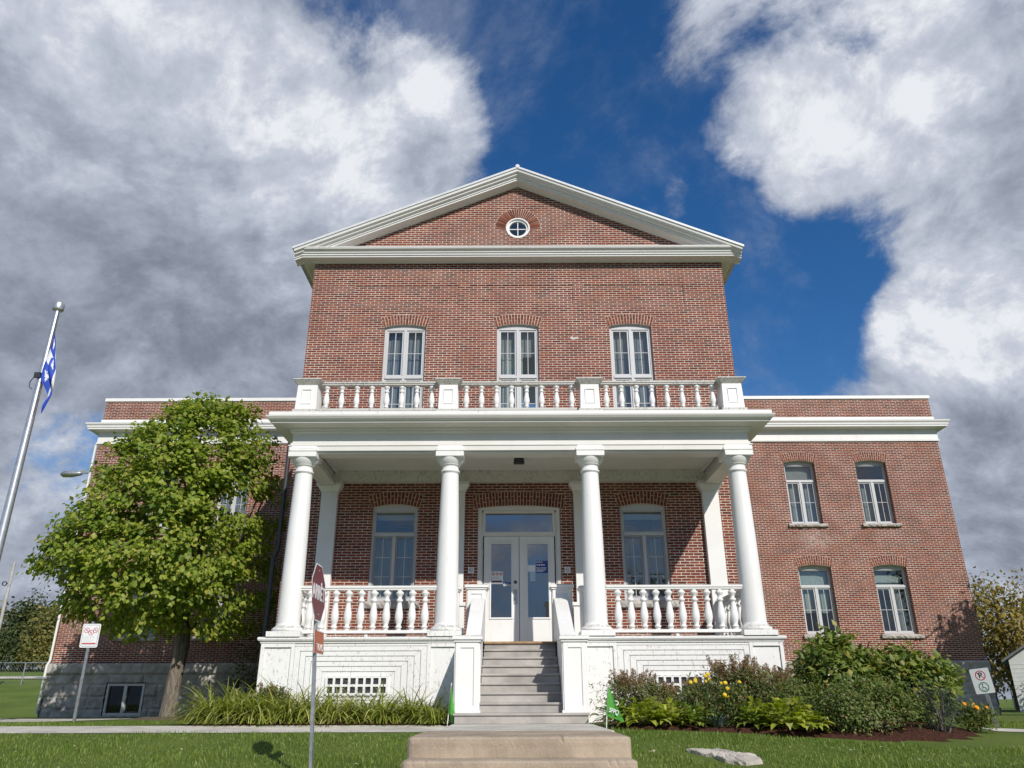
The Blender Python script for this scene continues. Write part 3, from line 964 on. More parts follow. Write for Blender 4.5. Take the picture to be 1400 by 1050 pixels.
# basement window in the left base
mb = MB()
a, b, c, d = -12.80, -11.63, -.40, .52
y0 = WY - .05
for (p, q, e, f) in ((a, a + .07, c, d), (b - .07, b, c, d), (a + .07, b - .07, c, c + .07), (a + .07, b - .07, d - .07, d), ((a + b) / 2 - .05, (a + b) / 2 + .05, c + .07, d - .07)):
    mb.box(p, q, y0, y0 + .22, e, f)
bw = mb.build('basement_window', CREAM, HALL, 0.006)
mb = MB(); mb.box(a + .07, b - .07, y0 + .08, y0 + .085, c + .07, d - .07); mb.build('pane', GLASSB, bw)
mb = MB(); mb.box(a - .02, b + .02, y0 + .3, y0 + .32, c - .1, d + .1); mb.build('recess_shade_plate', ROOMSHADE, bw)  # dark plate behind the pane, painting the unlit inside

# downspouts, flood light
mb = MB(); mb.tube([(-5.42, .12, 6.3), (-5.42, .12, 3.15), (-5.50, .12, 2.95), (-5.50, .12, -.3)], 0.05, 10)
mb.build('downspout', DKMETAL, HALL)
mb = MB(); mb.tube([(-14.735, WY - .075, 8.3), (-14.735, WY - .075, 1.2), (-14.76, WY - .15, 1.05), (-14.76, WY - .15, -.35)], 0.04, 10)
mb.build('downspout', CREAM, HALL)
mb = MB(); mb.frustum((-8.90, -8.62, WY - .24, WY), (-8.87, -8.65, WY - .17, WY), 7.67, 7.87)
mb.build('flood_light', BEIGE, HALL, 0.015)
# ------------------------------------------------------------------ porch
COLX = [-4.27, -1.385, 1.365, 4.27]
CY = -2.52
FZ = 1.0
PW = 4.62
PY = -2.70

# porch base with piers, nested boards and vents
mb = MB()
mb.box(-PW, -.70, PY, -2.21, -0.6, 0.985); mb.box(.63, PW, PY, -2.21, -0.6, 0.985); mb.box(-PW, PW, -2.21, -0.01, -0.6, 0.985)
mb.build('porch_base', FLAKY, HALL, fix=False)
mb = MB(); mb.box(-PW - .02, -.70, PY - .02, -2.2, .988, 1.0); mb.box(.63, PW + .02, PY - .02, -2.2, .988, 1.0); mb.box(-PW - .02, PW + .02, -2.2, -0.004, .988, 1.0); mb.build('porch_floor', WOOD, HALL)
piers = [(-4.66, -4.05), (-1.69, -1.02), (.96, 1.69), (4.05, 4.66)]
for (a, b) in piers:
    mb = MB(); y0 = PY - .045
    mb.box(a, a + .065, y0, PY, -.6, .985); mb.box(b - .065, b, y0, PY, -.6, .985)
    mb.box(a + .065, b - .065, y0, PY, .885, .985)
    mb.box(a + .065, b - .065, PY - .012, PY, -.6, .885)
    mb.build('porch_pier', FLAKY, HALL, 0.006)
for (a, b) in ((-4.05, -1.69), (1.69, 4.05)):
    MB().box(a, b, PY - .035, PY, .905, .985).build('porch_top_board', FLAKY, HALL, 0.006)
for s in (-1, 1):      # side boards of the base
    x = PW * s; mb = MB()
    for k in range(9):
        mb.box(min(x, x + s * .03), max(x, x + s * .03), PY, -.02, -.55 + .17 * k, -.55 + .17 * k + .158)
    mb.build('porch_side_boards', FLAKY, HALL, 0.006)
for s in (-1, 1):
    o0, o1 = sorted((s * 4.05, s * 1.69)); v0, v1 = sorted((s * 3.44, s * 2.37))
    vz0, vz1 = .105, .39
    P = MB(); N = 6
    rect = lambda t: (o0 + (v0 - o0) * t, o1 + (v1 - o1) * t, -.20 + (vz0 + .20) * t, .905 + (vz1 - .905) * t)
    for k in range(N):
        a, b, c, d = rect(k / N); a2, b2, c2, d2 = rect((k + 1) / N - .006)
        yf = PY - .034 + .0045 * k; g = .004
        for quad_ in (((a + g, c), (a2, c2), (a2, d2), (a + g, d - g)), ((b - g, c), (b - g, d - g), (b2, d2), (b2, c2)), ((a + g, d - g), (a2, d2), (b2, d2), (b - g, d - g)), ((a, c + g), (b, c + g), (b2, c2), (a2, c2))):
            P.prism(list(quad_), yf, PY - .001)
    pb = P.build('porch_panel', FLAKY, HALL, 0.004, segs=1)
    V_ = MB()
    nx, nz = 8, 2
    bw_ = .040
    xs_ = [v0 + (v1 - v0) * i / nx for i in range(nx + 1)]
    for x in xs_:
        V_.box(x - bw_ / 2, x + bw_ / 2, PY - .045, PY - .01, vz0, vz1)
    for z in (vz0, (vz0 + vz1) / 2, vz1):
        for i in range(nx):
            V_.box(xs_[i] + bw_ / 2, xs_[i + 1] - bw_ / 2, PY - .043, PY - .012, z - bw_ / 2, z + bw_ / 2)
    V_.build('vent_grille', PAINT, pb)
    D_ = MB(); D_.box(v0, v1, PY - .009, PY - .004, vz0, vz1); D_.build('vent_shade_plate', INKDK, pb)  # dark plate on the solid base, painting the shade behind the grille
prof = [(-.02, .955), (.055, .955), (.06, .985), (.085, .995), (.10, 1.02), (.10, 1.05), (.085, 1.06), (-.02, 1.062)]
mb = MB()
sweep(mb, [(-PW, 0), (-PW, PY), (-1.02, PY)], prof); sweep(mb, [(.96, PY), (PW, PY), (PW, 0)], prof)
mb.build('porch_moulding', FLAKY, HALL)

# columns
base_me = MB().box(-.305, .305, -.305, .305, 1.06, 1.155).lathe([(.275, 1.155), (.292, 1.175), (.292, 1.205), (.262, 1.235), (.245, 1.245), (.225, 1.262), (.210, 1.30)], 0, 0, 40)
shaft_me = MB().lathe([(.210, 1.28), (.207, 1.6), (.205, 2.2), (.196, 2.9), (.183, 3.5), (.166, 4.10), (.164, 4.13), (.187, 4.14), (.192, 4.158), (.187, 4.176), (.164, 4.185), (.163, 4.24)], 0, 0, 48)
cap_me = MB().lathe([(.163, 4.235), (.166, 4.27), (.19, 4.275), (.195, 4.295), (.20, 4.30), (.225, 4.33), (.25, 4.375), (.262, 4.41), (.262, 4.42)], 0, 0, 40).box(-.273, .273, -.273, .273, 4.42, 4.52)
cb = [base_me.build('column_base', FLAKY, None, 0.006), shaft_me.build('column', PAINT, None), cap_me.build('capital', PAINT, None, 0.006)]
for i, x in enumerate(COLX):
    if i == 0:
        b, s_, c = cb
    else:
        b, s_, c = [o.copy() for o in cb]
        for o in (b, s_, c): COL.objects.link(o)
    attach(s_, HALL); s_.location = (x, CY, 0)
    for o in (b, c):
        o.parent = s_; o.location = (0, 0, 0)

# pilasters on the wall
for x in (-4.315, -1.425, 1.40, 4.315):
    mb = MB().box(x - .185, x + .185, -.14, -.004, 1.0, 4.40)
    mb.box(x - .20, x + .20, -.155, -.002, 1.0, 1.16)
    p_ = mb.build('pilaster', PAINT, HALL, 0.006)
    mb = MB().box(x - .195, x + .195, -.15, -.003, 4.36, 4.40)
    mb.frustum((x - .20, x + .20, -.16, -.003), (x - .27, x + .27, -.24, -.003), 4.40, 4.52).box(x - .285, x + .285, -.26, -.003, 4.52, 4.60)
    mb.build('capital', TRIM, p_, 0.005)

# entablature: architrave, frieze, crown, deck
mb = MB()
EX, EY = 4.545, -2.66
def ush(off, z0, z1, th, mi=0):
    x, y = EX + off, EY - off
    mb.box(-x, x, y, y + th, z0, z1, mi); mb.box(-x, -x + th, y + th, -.004, z0, z1, mi); mb.box(x - th, x, y + th, -.004, z0, z1, mi)
ush(-.02, 4.52, 4.56, .34); ush(0.03, 4.56, 4.66, .36); ush(0.045, 4.66, 4.685, .30); ush(0.01, 4.685, 4.735, .3); ush(-0.015, 4.735, 5.0, .3)
mb.build('entablature', CREAM, HALL, 0.005)
mb = MB()
for x in COLX:
    mb.frustum((x - .25, x + .25, EY - .04, CY + .2), (x - .25, x + .25, EY - .04, CY + .2), 4.522, 4.555)
    mb.frustum((x - .275, x + .275, EY - .065, CY + .2), (x - .23, x + .23, EY - .035, CY + .2), 4.60, 4.675)
    mb.box(x - .275, x + .275, EY - .065, CY + .2, 4.555, 4.60)
mb.build('impost_block', TRIM, HALL, 0.004)
mb = MB()
sweep(mb, [(-EX, -.005), (-EX, EY), (EX, EY), (EX, -.005)], [(-.04, 4.93), (.0, 4.93), (.03, 4.955), (.035, 4.985), (.06, 5.0), (.07, 5.03), (.33, 5.045), (.335, 5.075), (.37, 5.085), (.40, 5.11), (.43, 5.15), (.435, 5.175), (-.04, 5.20)])
mb.build('porch_cornice', CREAM, HALL)
mb = MB()
sweep(mb, [(-EX, -.005), (-EX, EY), (EX, EY), (EX, -.005)], [(-.2, 5.19), (.36, 5.185), (.385, 5.195), (.385, 5.262), (-.2, 5.275)])
mb.box(-EX + .19, EX - .19, EY + .19, -.005, 5.19, 5.272)
mb.build('porch_roof', TRIM, HALL)
mb = MB(); mb.box(-4.2, 4.2, -2.3, -.005, 4.86, 4.90); mb.build('porch_ceiling', CREAM, HALL)
mb = MB(); mb.box(-4.19, 4.19, -.20, -.004, 4.61, 4.858); mb.box(-4.19, 4.19, -.215, -.20, 4.80, 4.858)
for x in (-4.315, -1.425, 1.40, 4.315):
    mb.box(x - .19, x + .19, -.235, -.20, 4.60, 4.80)
mb.build('wall_beam', mat_paint('peeling_cream_paint', 1.5, 0.6, (0.66, 0.645, 0.585)), HALL, 0.004)
mb = MB()
for s in (-1, 1):
    x = s * 4.19
    mb.box(min(x, x - s * .05), max(x, x - s * .05), -2.29, -.21, 4.80, 4.858)
mb.build('ceiling_moulding', CREAM, HALL, 0.004)
mb = MB(); mb.frustum((-.14, .10, -1.30, -1.10), (-.11, .07, -1.28, -1.12), 4.73, 4.86); mb.build('ceiling_light', DKMETAL, HALL, 0.01)

# ---- balusters
def baluster_mesh(h, rm, n=14):
    pr = [(.62, 0), (.62, .05), (.80, .06), (.80, .09), (.60, .105), (.56, .13), (.78, .20), (1.0, .30), (.96, .40), (.74, .54), (.55, .66), (.50, .70), (.78, .715), (.82, .74), (.78, .765), (.52, .78), (.52, .82), (.70, .87), (.95, .90), (.98, .925), (.98, .945), (.72, .95), (.72, 1.0)]
    return MB().lathe([(r * rm, z * h) for r, z in pr], 0, 0, n)


def bal_row(proto, parent, pts, z, first):
    for (x, y) in pts:
        if first[0]:
            o = proto; first[0] = False
        else:
            o = proto.copy(); COL.objects.link(o)
        o.parent = parent; o.location = (x, y, z)


# porch railing, front and sides
pz0, pz1 = 1.185, 1.895
proto = baluster_mesh(pz1 - pz0, .075).build('baluster', PAINT, None)
first = [True]
def rails(name, segs, y, z0, z1, mat, wid):
    mb = MB()
    for (a, b, ax) in segs:
        w0 = wid / 2
        if ax == 'x':
            mb.box(a, b, y - w0, y + w0, z1, z1 + .035); mb.box(a, b, y - w0 - .015, y + w0 + .015, z1 + .035, z1 + .075)
            mb.box(a, b, y - w0, y + w0, z0 - .055, z0)
            m_ = (a + b) / 2
            if z0 < 2: mb.box(m_ - .03, m_ + .03, y - .03, y + .03, 1.0, z0 - .055)
        else:
            x = ax
            mb.box(x - w0, x + w0, a, b, z1, z1 + .035); mb.box(x - w0 - .015, x + w0 + .015, a, b, z1 + .035, z1 + .075)
            mb.box(x - w0, x + w0, a, b, z0 - .055, z0)
    return mb.build(name, mat, HALL, 0.006)


for s in (-1, 1):
    a, b = sorted((s * 4.10, s * 1.56))
    rl = rails('porch_railing', [(a, b, 'x')], CY - .02, pz0, pz1, PAINT, .12)
    xs_ = np.linspace(a + .20, b - .22, 10) if s < 0 else np.linspace(a + .22, b - .20, 10)
    bal_row(proto, rl, [(x, CY - .02) for x in xs_], pz0, first)
    rs = rails('porch_railing', [(CY + .18, -.14, s * 4.27)], 0, pz0, pz1, PAINT, .12)
    bal_row(proto, rs, [(s * 4.27, y) for y in np.linspace(CY + .36, -.30, 8)], pz0, first)

# balcony balustrade with panelled piers
BY = -2.56
bz0, bz1 = 5.48, 5.985
proto2 = baluster_mesh(bz1 - bz0, .062).build('baluster', PAINT, None)
first = [True]
pxs = [-4.31, -1.45, 1.41, 4.29]
for i, x in enumerate(pxs):
    w = .205 if i in (0, 3) else .19
    mb = MB().frustum((x - w - .01, x + w + .01, BY - w - .01, BY + w + .01), (x - w + .006, x + w - .006, BY - w + .006, BY + w - .006), 5.40, 5.95)
    yf = BY - w - .0
    for (a, b, c, d) in ((-.10, -.085, 5.52, 5.84), (.085, .10, 5.52, 5.84), (-.085, .085, 5.52, 5.535), (-.085, .085, 5.825, 5.84)):
        mb.box(x + a, x + b, yf - .016, yf + .02, c, d)
    pr = mb.build('balcony_pier', PAINT, HALL, 0.005)
    mb = MB().box(x - w - .05, x + w + .05, BY - w - .05, BY + w + .05, 5.26, 5.40)
    mb.build('pier_foot', WEATH, pr, 0.01)
    mb = MB().frustum((x - w, x + w, BY - w, BY + w), (x - w - .02, x + w + .02, BY - w - .02, BY + w + .02), 5.94, 5.965)
    mb.frustum((x - w - .02, x + w + .02, BY - w - .02, BY + w + .02), (x - w - .075, x + w + .075, BY - w - .075, BY + w + .075), 5.965, 6.03)
    mb.box(x - w - .08, x + w + .08, BY - w - .08, BY + w + .08, 6.03, 6.055)
    mb.frustum((x - w - .07, x + w + .07, BY - w - .07, BY + w + .07), (x - w + .05, x + w - .05, BY - w + .05, BY + w - .05), 6.055, 6.085)
    mb.build('pier_cap', WEATH, pr, 0.004)
for i in range(3):
    a, b = pxs[i] + .2, pxs[i + 1] - .2
    rl = rails('balcony_railing', [(a, b, 'x')], BY, bz0, bz1, WEATH, .13)
    xs_ = np.linspace(a + .155, b - .155, 8)
    bal_row(proto2, rl, [(x, BY) for x in xs_], bz0, first)
for s, x in ((-1, pxs[0]), (1, pxs[3])):
    rs = rails('balcony_railing', [(BY + .22, -.02, x)], 0, bz0, bz1, WEATH, .13)
    bal_row(proto2, rs, [(x, y) for y in np.linspace(BY + .40, -.2, 7)], bz0, first)

# ---- stairs
SX = -0.035
mb = MB()
nR = 9; zt_, zb_ = FZ, -.325
rh = (zt_ - zb_) / nR; yb = -4.72; td = (-2.26 - yb) / (nR - 1)
for k in range(nR):
    z1 = zb_ + rh * (k + 1); y0 = yb + td * k
    hw = 1.0 if k == 0 else .652
    yend = -2.70 if k else -4.1
    mb.box(SX - hw, SX + hw, y0, y0 + .03, z1 - rh, z1 - .032)                         # riser board
    if k: pass
    nb = 2
    dep = td + .045
    for q in range(nb):                                                               # two boards per tread
        ya, yb2 = y0 - .025 + dep * q / nb, y0 - .025 + dep * (q + 1) / nb - .006
        mb.box(SX - hw - (.02 if k == 0 else 0), SX + hw + (.02 if k == 0 else 0), ya, yb2, z1 - .032, z1 - .0005 * q)
    if k == 0:
        for s in (-1, 1):
            mb.box(*sorted((SX + s * hw, SX + s * (hw - .03))), y0 + .03, -4.05, z1 - rh, z1 - .032)
            mb.box(*sorted((SX + s * (hw + .02), SX + s * .655)), y0 + .27, -4.05, z1 - .032, z1)
st = mb.build('porch_stairs', WOOD, HALL, 0.004)
mb = MB(); mb.box(SX - .66, SX + .66, -2.30, -2.20, .965, 1.003); mb.build('worn_nosing', DECKEDGE, st, 0.006)


def newel(x, yf, z0, z1, ch, w=.36):
    c = x; y1 = yf + w
    mb = MB().box(c - w / 2, c + w / 2, yf, y1, z0, z1)
    t = .018
    for (ax, a0_, a1_, fy) in (('f', c - w / 2, c + w / 2, yf),):
        mb.box(a0_, a0_ + .075, fy - t, fy, z0, z1); mb.box(a1_ - .075, a1_, fy - t, fy, z0, z1)
        mb.box(a0_ + .075, a1_ - .075, fy - t, fy, z1 - .085, z1); mb.box(a0_ + .075, a1_ - .075, fy - t, fy, z0, z0 + .10)
    for s in (-1, 1):
        X0, X1 = sorted((c + s * w / 2, c + s * (w / 2 + t)))
        mb.box(X0, X1, yf, yf + .075, z0, z1); mb.box(X0, X1, y1 - .075, y1, z0, z1)
        mb.box(X0, X1, yf + .075, y1 - .075, z1 - .085, z1); mb.box(X0, X1, yf + .075, y1 - .075, z0, z0 + .10)
    o = mb.build('newel_post', PAINT, HALL, 0.004)
    e = w / 2
    mb = MB().box(c - e - .03, c + e + .03, yf - .04, y1 + .03, z1, z1 + ch * .35)
    mb.box(c - e - .055, c + e + .055, yf - .065, y1 + .055, z1 + ch * .35, z1 + ch * .8)
    mb.frustum((c - e - .055, c + e + .055, yf - .065, y1 + .055), (c - e - .02, c + e + .02, yf - .03, y1 + .02), z1 + ch * .8, z1 + ch)
    mb.build('newel_cap', PAINT, o, 0.005)
    mb = MB().box(c - e - .035, c + e + .035, yf - .035, y1 + .02, z0, z0 + .035)
    mb.build('newel_foot', PAINT, o, 0.004)


for s in (-1, 1):
    newel(SX + s * .835, -4.55, -.178, .845, .10)
    newel(SX + s * .845, -1.58, 1.0, 2.03, .10, .36)
    newel(SX + s * 1.26, -2.30, 1.0, 1.90, .10, .20)
    mb = MB()
    x0, x1 = sorted((SX + s * .665, SX + s * .925))
    mb.prism([(-4.19, -.5), (-4.19, .74), (-3.6, 1.02), (-2.9, 1.36), (-2.25, 1.66), (-1.95, 1.79), (-1.80, 1.835), (-1.66, 1.83), (-1.585, 1.77), (-1.585, 1.0), (-2.20, 1.0), (-2.20, -.5)], x0, x1, axis='x')
    mb.build('stair_ramp', CLEAN, HALL, 0.012)
    xw = SX + s * 1.24
    mb = MB().box(xw - .075, xw + .075, -.28, -.145, 1.0, 1.86).box(xw - .10, xw + .10, -.31, -.143, 1.86, 1.93)
    mb.build('wall_post', PAINT, HALL, 0.005)

# ---- entrance
mb = MB()
dx0, dx1 = CX - .925, CX + .925
mb.box(dx0, dx0 + .085, .02, .20, 1.0, 4.03); mb.box(dx1 - .085, dx1, .02, .20, 1.0, 4.03)
mb.box(dx0 + .085, dx0 + .115, .05, .20, 1.0, 3.95); mb.box(dx1 - .115, dx1 - .085, .05, .20, 1.0, 3.95)
mb.prism([(dx0, 4.03), (dx0 + .085, 3.99), (dx1 - .085, 3.99), (dx1, 4.03)] + list(reversed(arc_pts(CX, 1.85, 4.03, .06)[1:-1])), .018, .20)
ta, tb = CX - .755, CX + .755
mb.box(dx0 + .115, dx1 - .115, .045, .20, 3.41, 3.50); mb.box(dx0 + .115, ta, .05, .20, 3.50, 3.99); mb.box(tb, dx1 - .115, .05, .20, 3.50, 3.99); mb.box(ta, tb, .05, .20, 3.93, 3.99)
df = mb.build('door_frame', CREAM, HALL, 0.005)
mb = MB(); mb.box(ta, tb, .12, .125, 3.50, 3.93); mb.build('transom_pane', GLASSD, df)
mb = MB(); mb.box(ta - .02, tb + .02, .26, .265, 3.82, 3.95); mb.build('blind', BEIGE, df)
brick_arch(CX, 1.85, 4.03, .06, .325, 0.0, df, .14)
mb = MB(); mb.box(-.95, .91, .62, .64, .99, 4.05); mb.build('lobby_shade_plate', ROOMSHADE, df)  # added dark plate, painting lobby gloom in front of the bright hollow inside


def door(x0, x1, g0, g1, gz0, gz1, hinge):
    y0, y1 = .075, .12
    mb = MB()
    mb.box(x0, g0, y0, y1, 1.02, 3.405); mb.box(g1, x1, y0, y1, 1.02, 3.405)
    mb.box(g0, g1, y0, y1, gz1, 3.405); mb.box(g0, g1, y0, y1, 1.02, gz0)
    t = .018; e = .035
    for (a, b, c, d) in ((g0 - e, g0, gz0 - e, gz1 + e), (g1, g1 + e, gz0 - e, gz1 + e), (g0, g1, gz1, gz1 + e), (g0, g1, gz0 - e, gz0)):
        mb.box(a, b, y0 - t, y0, c, d)
    o = mb.build('door', PAINT, HALL, 0.005)
    mb = MB(); mb.box(g0, g1, .095, .10, gz0, gz1); mb.build('door_pane', GLASSD, o)
    mb = MB()
    for z in (1.35, 2.2, 3.05):
        mb.tube([(hinge, y0 - .012, z - .06), (hinge, y0 - .012, z + .06)], .012, 8)
    mb.build('hinge', SASH, o)
    return o


d1 = door(CX - .785, CX - .006, CX - .62, CX - .175, 1.655, 3.235, CX - .79)
d2 = door(CX + .006, CX + .785, CX + .185, CX + .64, 1.655, 3.235, CX + .79)
mb = MB().box(CX - .125, CX - .045, .062, .075, 1.93, 2.24)
mb.tube([(CX - .085, .065, 2.0), (CX - .085, .035, 2.03), (CX - .085, .035, 2.16), (CX - .085, .065, 2.19)], .010, 8)
mb.build('handle', GALV, d1, 0.003)
mb = MB()
mb.add([(CX - .085 + .035 * math.cos(a), y, 2.40 + .035 * math.sin(a)) for y in (.06, .075) for a in np.linspace(0, 2 * math.pi, 17)[:-1]], [tuple(range(16))] + [(i, (i + 1) % 16, 16 + (i + 1) % 16, 16 + i) for i in range(16)])
mb.build('lock', DKMETAL, d1)

GY = .090   # notices are stuck on the face of the panes
def ring_slash(mb, x, z, r, y, mi, t=.22, n=24):
    ring(mb, x, z, r * (1 - t), r, y - .0012, y, n, mi)
    c = .7071 * r * .9; w = r * t * .42
    mb.prism([(x - c - w * .7, z + c - w * .7), (x - c + w * .7, z + c + w * .7), (x + c + w * .7, z - c + w * .7), (x + c - w * .7, z - c - w * .7)], y - .0010, y - .0002, mi)


def lines(mb, x0, x1, z0, z1, n, y, mi, seed=1, fill=.45):
    rr = random.Random(seed); h = (z1 - z0) / n
    for i in range(n):
        x = x0; zz = z1 - h * (i + 1)
        end = x0 + (x1 - x0) * rr.uniform(.6, 1)
        while x < end:
            w = rr.uniform(.3, 1.2) * h
            mb.box(x, min(x + w, end), y - .001, y, zz + h * .2, zz + h * (.2 + fill), mi); x += w + h * .35


mb = MB(); x0, x1, z0, z1 = CX - .615, CX - .36, 2.365, 2.635
mb.box(x0, x1, GY, GY + .004, z0, z1, 0)
for k in range(3):
    cx_ = x0 + .045 + k * .082
    ring_slash(mb, cx_, z1 - .055, .036, GY, 1); mb.prism([(cx_ + .016 * math.cos(a), z1 - .055 + .016 * math.sin(a)) for a in np.linspace(0, 6.28, 9)[:-1]], GY - .0006, GY, 2)
lines(mb, x0 + .015, x1 - .015, z0 + .09, z1 - .105, 5, GY, 3, 2)
mb.box(x0 + .01, x1 - .02, GY - .001, GY, z0 + .035, z0 + .072, 4)
mb.build('notice', [WHITE, INKRED, INKDK, INKGR, plain('print_maroon', (0.10, 0.03, 0.06), 0.5)], d1)
mb = MB(); mb.box(CX - .355, CX - .185, GY, GY + .004, 2.36, 2.40, 0); mb.box(CX - .355, CX - .185, GY, GY + .004, 2.32, 2.36, 1); lines(mb, CX - .35, CX - .2, 2.325, 2.395, 2, GY, 1, 8)
mb.build('notice', [BLUE, INKGR], d1)
mb = MB(); x0, x1, z0, z1 = CX + .375, CX + .635, 2.60, 2.865
mb.box(x0, x1, GY, GY + .004, z0, z1, 0)
lines(mb, x0 + .01, x1 - .06, z0 + .215, z0 + .25, 1, GY, 1, 4, .7); lines(mb, x0 + .01, x1 - .03, z0 + .155, z0 + .19, 1, GY, 1, 5, .7); lines(mb, x0 + .01, x1 - .015, z0 + .015, z0 + .125, 4, GY, 1, 6, .6)
mb.build('notice', [BLUE, WHITE], d2)
mb = MB(); x0 = CX + .21
mb.box(x0 - .02, x0 + .145, GY, GY + .004, 2.63, 2.77, 0); mb.box(x0 + .03, x0 + .145, GY - .003, GY + .001, 2.42, 2.63, 1); lines(mb, x0 + .045, x0 + .13, 2.46, 2.60, 6, GY - .003, 2, 7)
mb.build('notice', [WHITE, PALEBLUE, INKGR], d2)
for x in (CX - 1.06, CX + 1.06):
    mb = MB(); mb.box(x - .065, x + .065, -.016, -.002, 2.585, 2.715, 0)
    ring_slash(mb, x, 2.65, .046, -.016, 1, .2)
    mb.box(x - .028, x + .022, -.0172, -.016, 2.645, 2.655, 1)
    mb.build('plaque', [WHITE, INKDK], HALL)
mb = MB(); mb.box(-1.64, -1.60, -.15, -.141, 2.72, 2.80); mb.build('intercom', BEIGE, HALL)
# ------------------------------------------------------------------ concrete steps, rock
CS = empty('concrete_steps', (0, -9, -1.5))
tag(CS, 'brown weathered concrete steps on the lawn with a pale landing before the porch stairs', 'steps')
mb = MB(); mb.box(-1.07, 1.02, -7.44, -4.28, -1.2, -.328); mb.build('landing', CONC, CS, 0.012)


def rough_step(x0, x1, y0, y1, z0, z1, parent, seed):
    """a concrete block with worn, chipped edges"""
    rr = np.random.RandomState(seed)
    mb = MB(); nx = 90
    prof = [(y1, z1), (y0 + .35 * (y1 - y0), z1 + .001), (y0 + .05, z1), (y0 + .018, z1 - .006), (y0 + .003, z1 - .025), (y0, z1 - .06), (y0 + .002, (z0 + z1) / 2), (y0, z0)]
    V = []
    for i in range(nx + 1):
        x = x0 + (x1 - x0) * i / nx
        e = min(i, nx - i)
        inset = .03 if e == 0 else (.008 if e == 1 else 0)
        chip = .009 * max(0, rr.randn() - 1.6)
        for j, (y, z) in enumerate(prof):
            j_ = rr.randn() * .0007
            V.append((x, y + j_ + (chip if 2 < j < 5 else 0) + inset * (j > 1), z + rr.randn() * .0006 - (chip * .7 if 1 < j < 5 else 0) - inset * .4))
    k = len(prof)
    mb.add(V, [(i * k + j, i * k + j + 1, (i + 1) * k + j + 1, (i + 1) * k + j) for i in range(nx) for j in range(k - 1)], 0, False)
    for i in (0, nx):
        mb.add([V[i * k + j] for j in range(k)] + [(V[i * k][0], y1, z0)], [tuple(range(k + 1))])
    return mb.build('step', OLDCONC, parent)


for k in range(6):
    y0 = -9.0 - .37 * k
    rough_step(-1.18, .99, y0, -7.45 if k == 0 else y0 + .39, -.325 - .185 * (k + 1) - (.1 if k == 5 else 0), -.325 - .185 * k, CS, k)
mb = MB(); mb.box(-1.16, .97, -10.9, -7.46, -1.75, -1.42); mb.box(-1.16, .97, -9.8, -7.46, -1.42, -.7); mb.box(-1.165, .975, -8.9, -7.47, -.7, -.45); mb.build('footing', OLDCONC, CS)

mb = MB()
rr = np.random.RandomState(3)
out = [(1.98, -6.72), (2.22, -6.75), (2.48, -6.9), (2.70, -7.15), (2.68, -7.5), (2.45, -7.62), (2.26, -7.45), (2.22, -7.15), (2.06, -6.92)]
out = dense(out, 5)
V = []; n = len(out); cx, cy = 2.40, -7.12
for (t, dz) in ((1.03, -.12), (1.0, -.02), (.985, .03), (.94, .045), (.6, .055), (.3, .05)):
    for i, (x, y) in enumerate(out):
        q = 1 + rr.randn() * .018
        a, b = cx + (x - cx) * t * q, cy + (y - cy) * t * q
        V.append((a, b, gz(cx, cy) + (b - cy) * .10 + dz + rr.randn() * .007))
F = [(k * n + i, k * n + (i + 1) % n, (k + 1) * n + (i + 1) % n, (k + 1) * n + i) for k in range(5) for i in range(n)] + [tuple(range(5 * n, 6 * n))]
mb.add(V, F)
tag(mb.build('rock_slab', ROCKM), 'flat broken stone slab lying in the lawn right of the concrete steps', 'rock')

# ------------------------------------------------------------------ flagpole and flag
fx, fy = -9.62, -3.0
FP = empty('flagpole', (fx, fy, gz(fx, fy)))
tag(FP, 'tall brushed metal flagpole with drum shaped cap left of the tree', 'flagpole')
mb = MB().tube([(fx, fy, gz(fx, fy) - .3), (fx, fy, 3), (fx, fy, 5.5), (fx, fy, 7.55)], [.085, .078, .064, .050], 20); mb.build('pole', ALU, FP)
mb = MB().lathe([(.05, 7.53), (.10, 7.54), (.108, 7.56), (.108, 7.68), (.10, 7.70), (.02, 7.71)], fx, fy, 24); mb.build('pole_cap', ALU, FP)
mb = MB().tube([(fx - .06, fy - .03, 6.02), (fx - .12, fy - .05, 6.0), (fx - .16, fy - .06, 5.90), (fx - .15, fy - .06, 5.80), (fx - .10, fy - .04, 5.76)], .010, 8)
mb.box(fx - .09, fx + .03, fy - .10, fy - .05, 5.99, 6.10); mb.tube([(fx + .065, fy - .055, 7.5), (fx + .075, fy - .06, 5.2)], .006, 6); mb.build('rope_cleat', DKMETAL, FP)


def flag_pt(u, v):
    z = 7.06 - v * 1.10 - .80 * u ** 1.2 - .04 * math.sin(u * 5) * v
    x = fx + .075 + .34 * math.sin(u * 1.75) * (.30 + .70 * min(1, v * 1.6)) * (1 - .45 * max(0, v - .45) / .55) + .018 * math.sin(v * 6 + u * 4)
    y = fy - .05 - .07 * math.sin(u * 8 + v * 1.2) * (.4 + .6 * v) - .04 * u
    return (x, y, z)


def in_fleur(a, b):
    """a, b in [-1,1] across a flag canton"""
    if abs(a) < .16 * (1 - max(0, b - .2) * 1.1) and -.2 < b < .82: return True
    if abs(b + .22) < .09 and abs(a) < .42: return True
    if (abs(a) - .42) ** 2 / .075 + (b - .18) ** 2 / .16 < 1 and not ((abs(a) - .62) ** 2 / .05 + (b + .06) ** 2 / .06 < 1): return True
    if abs(a) < .13 + .25 * max(0, -b - .35) and -.72 < b < -.2: return True
    return False


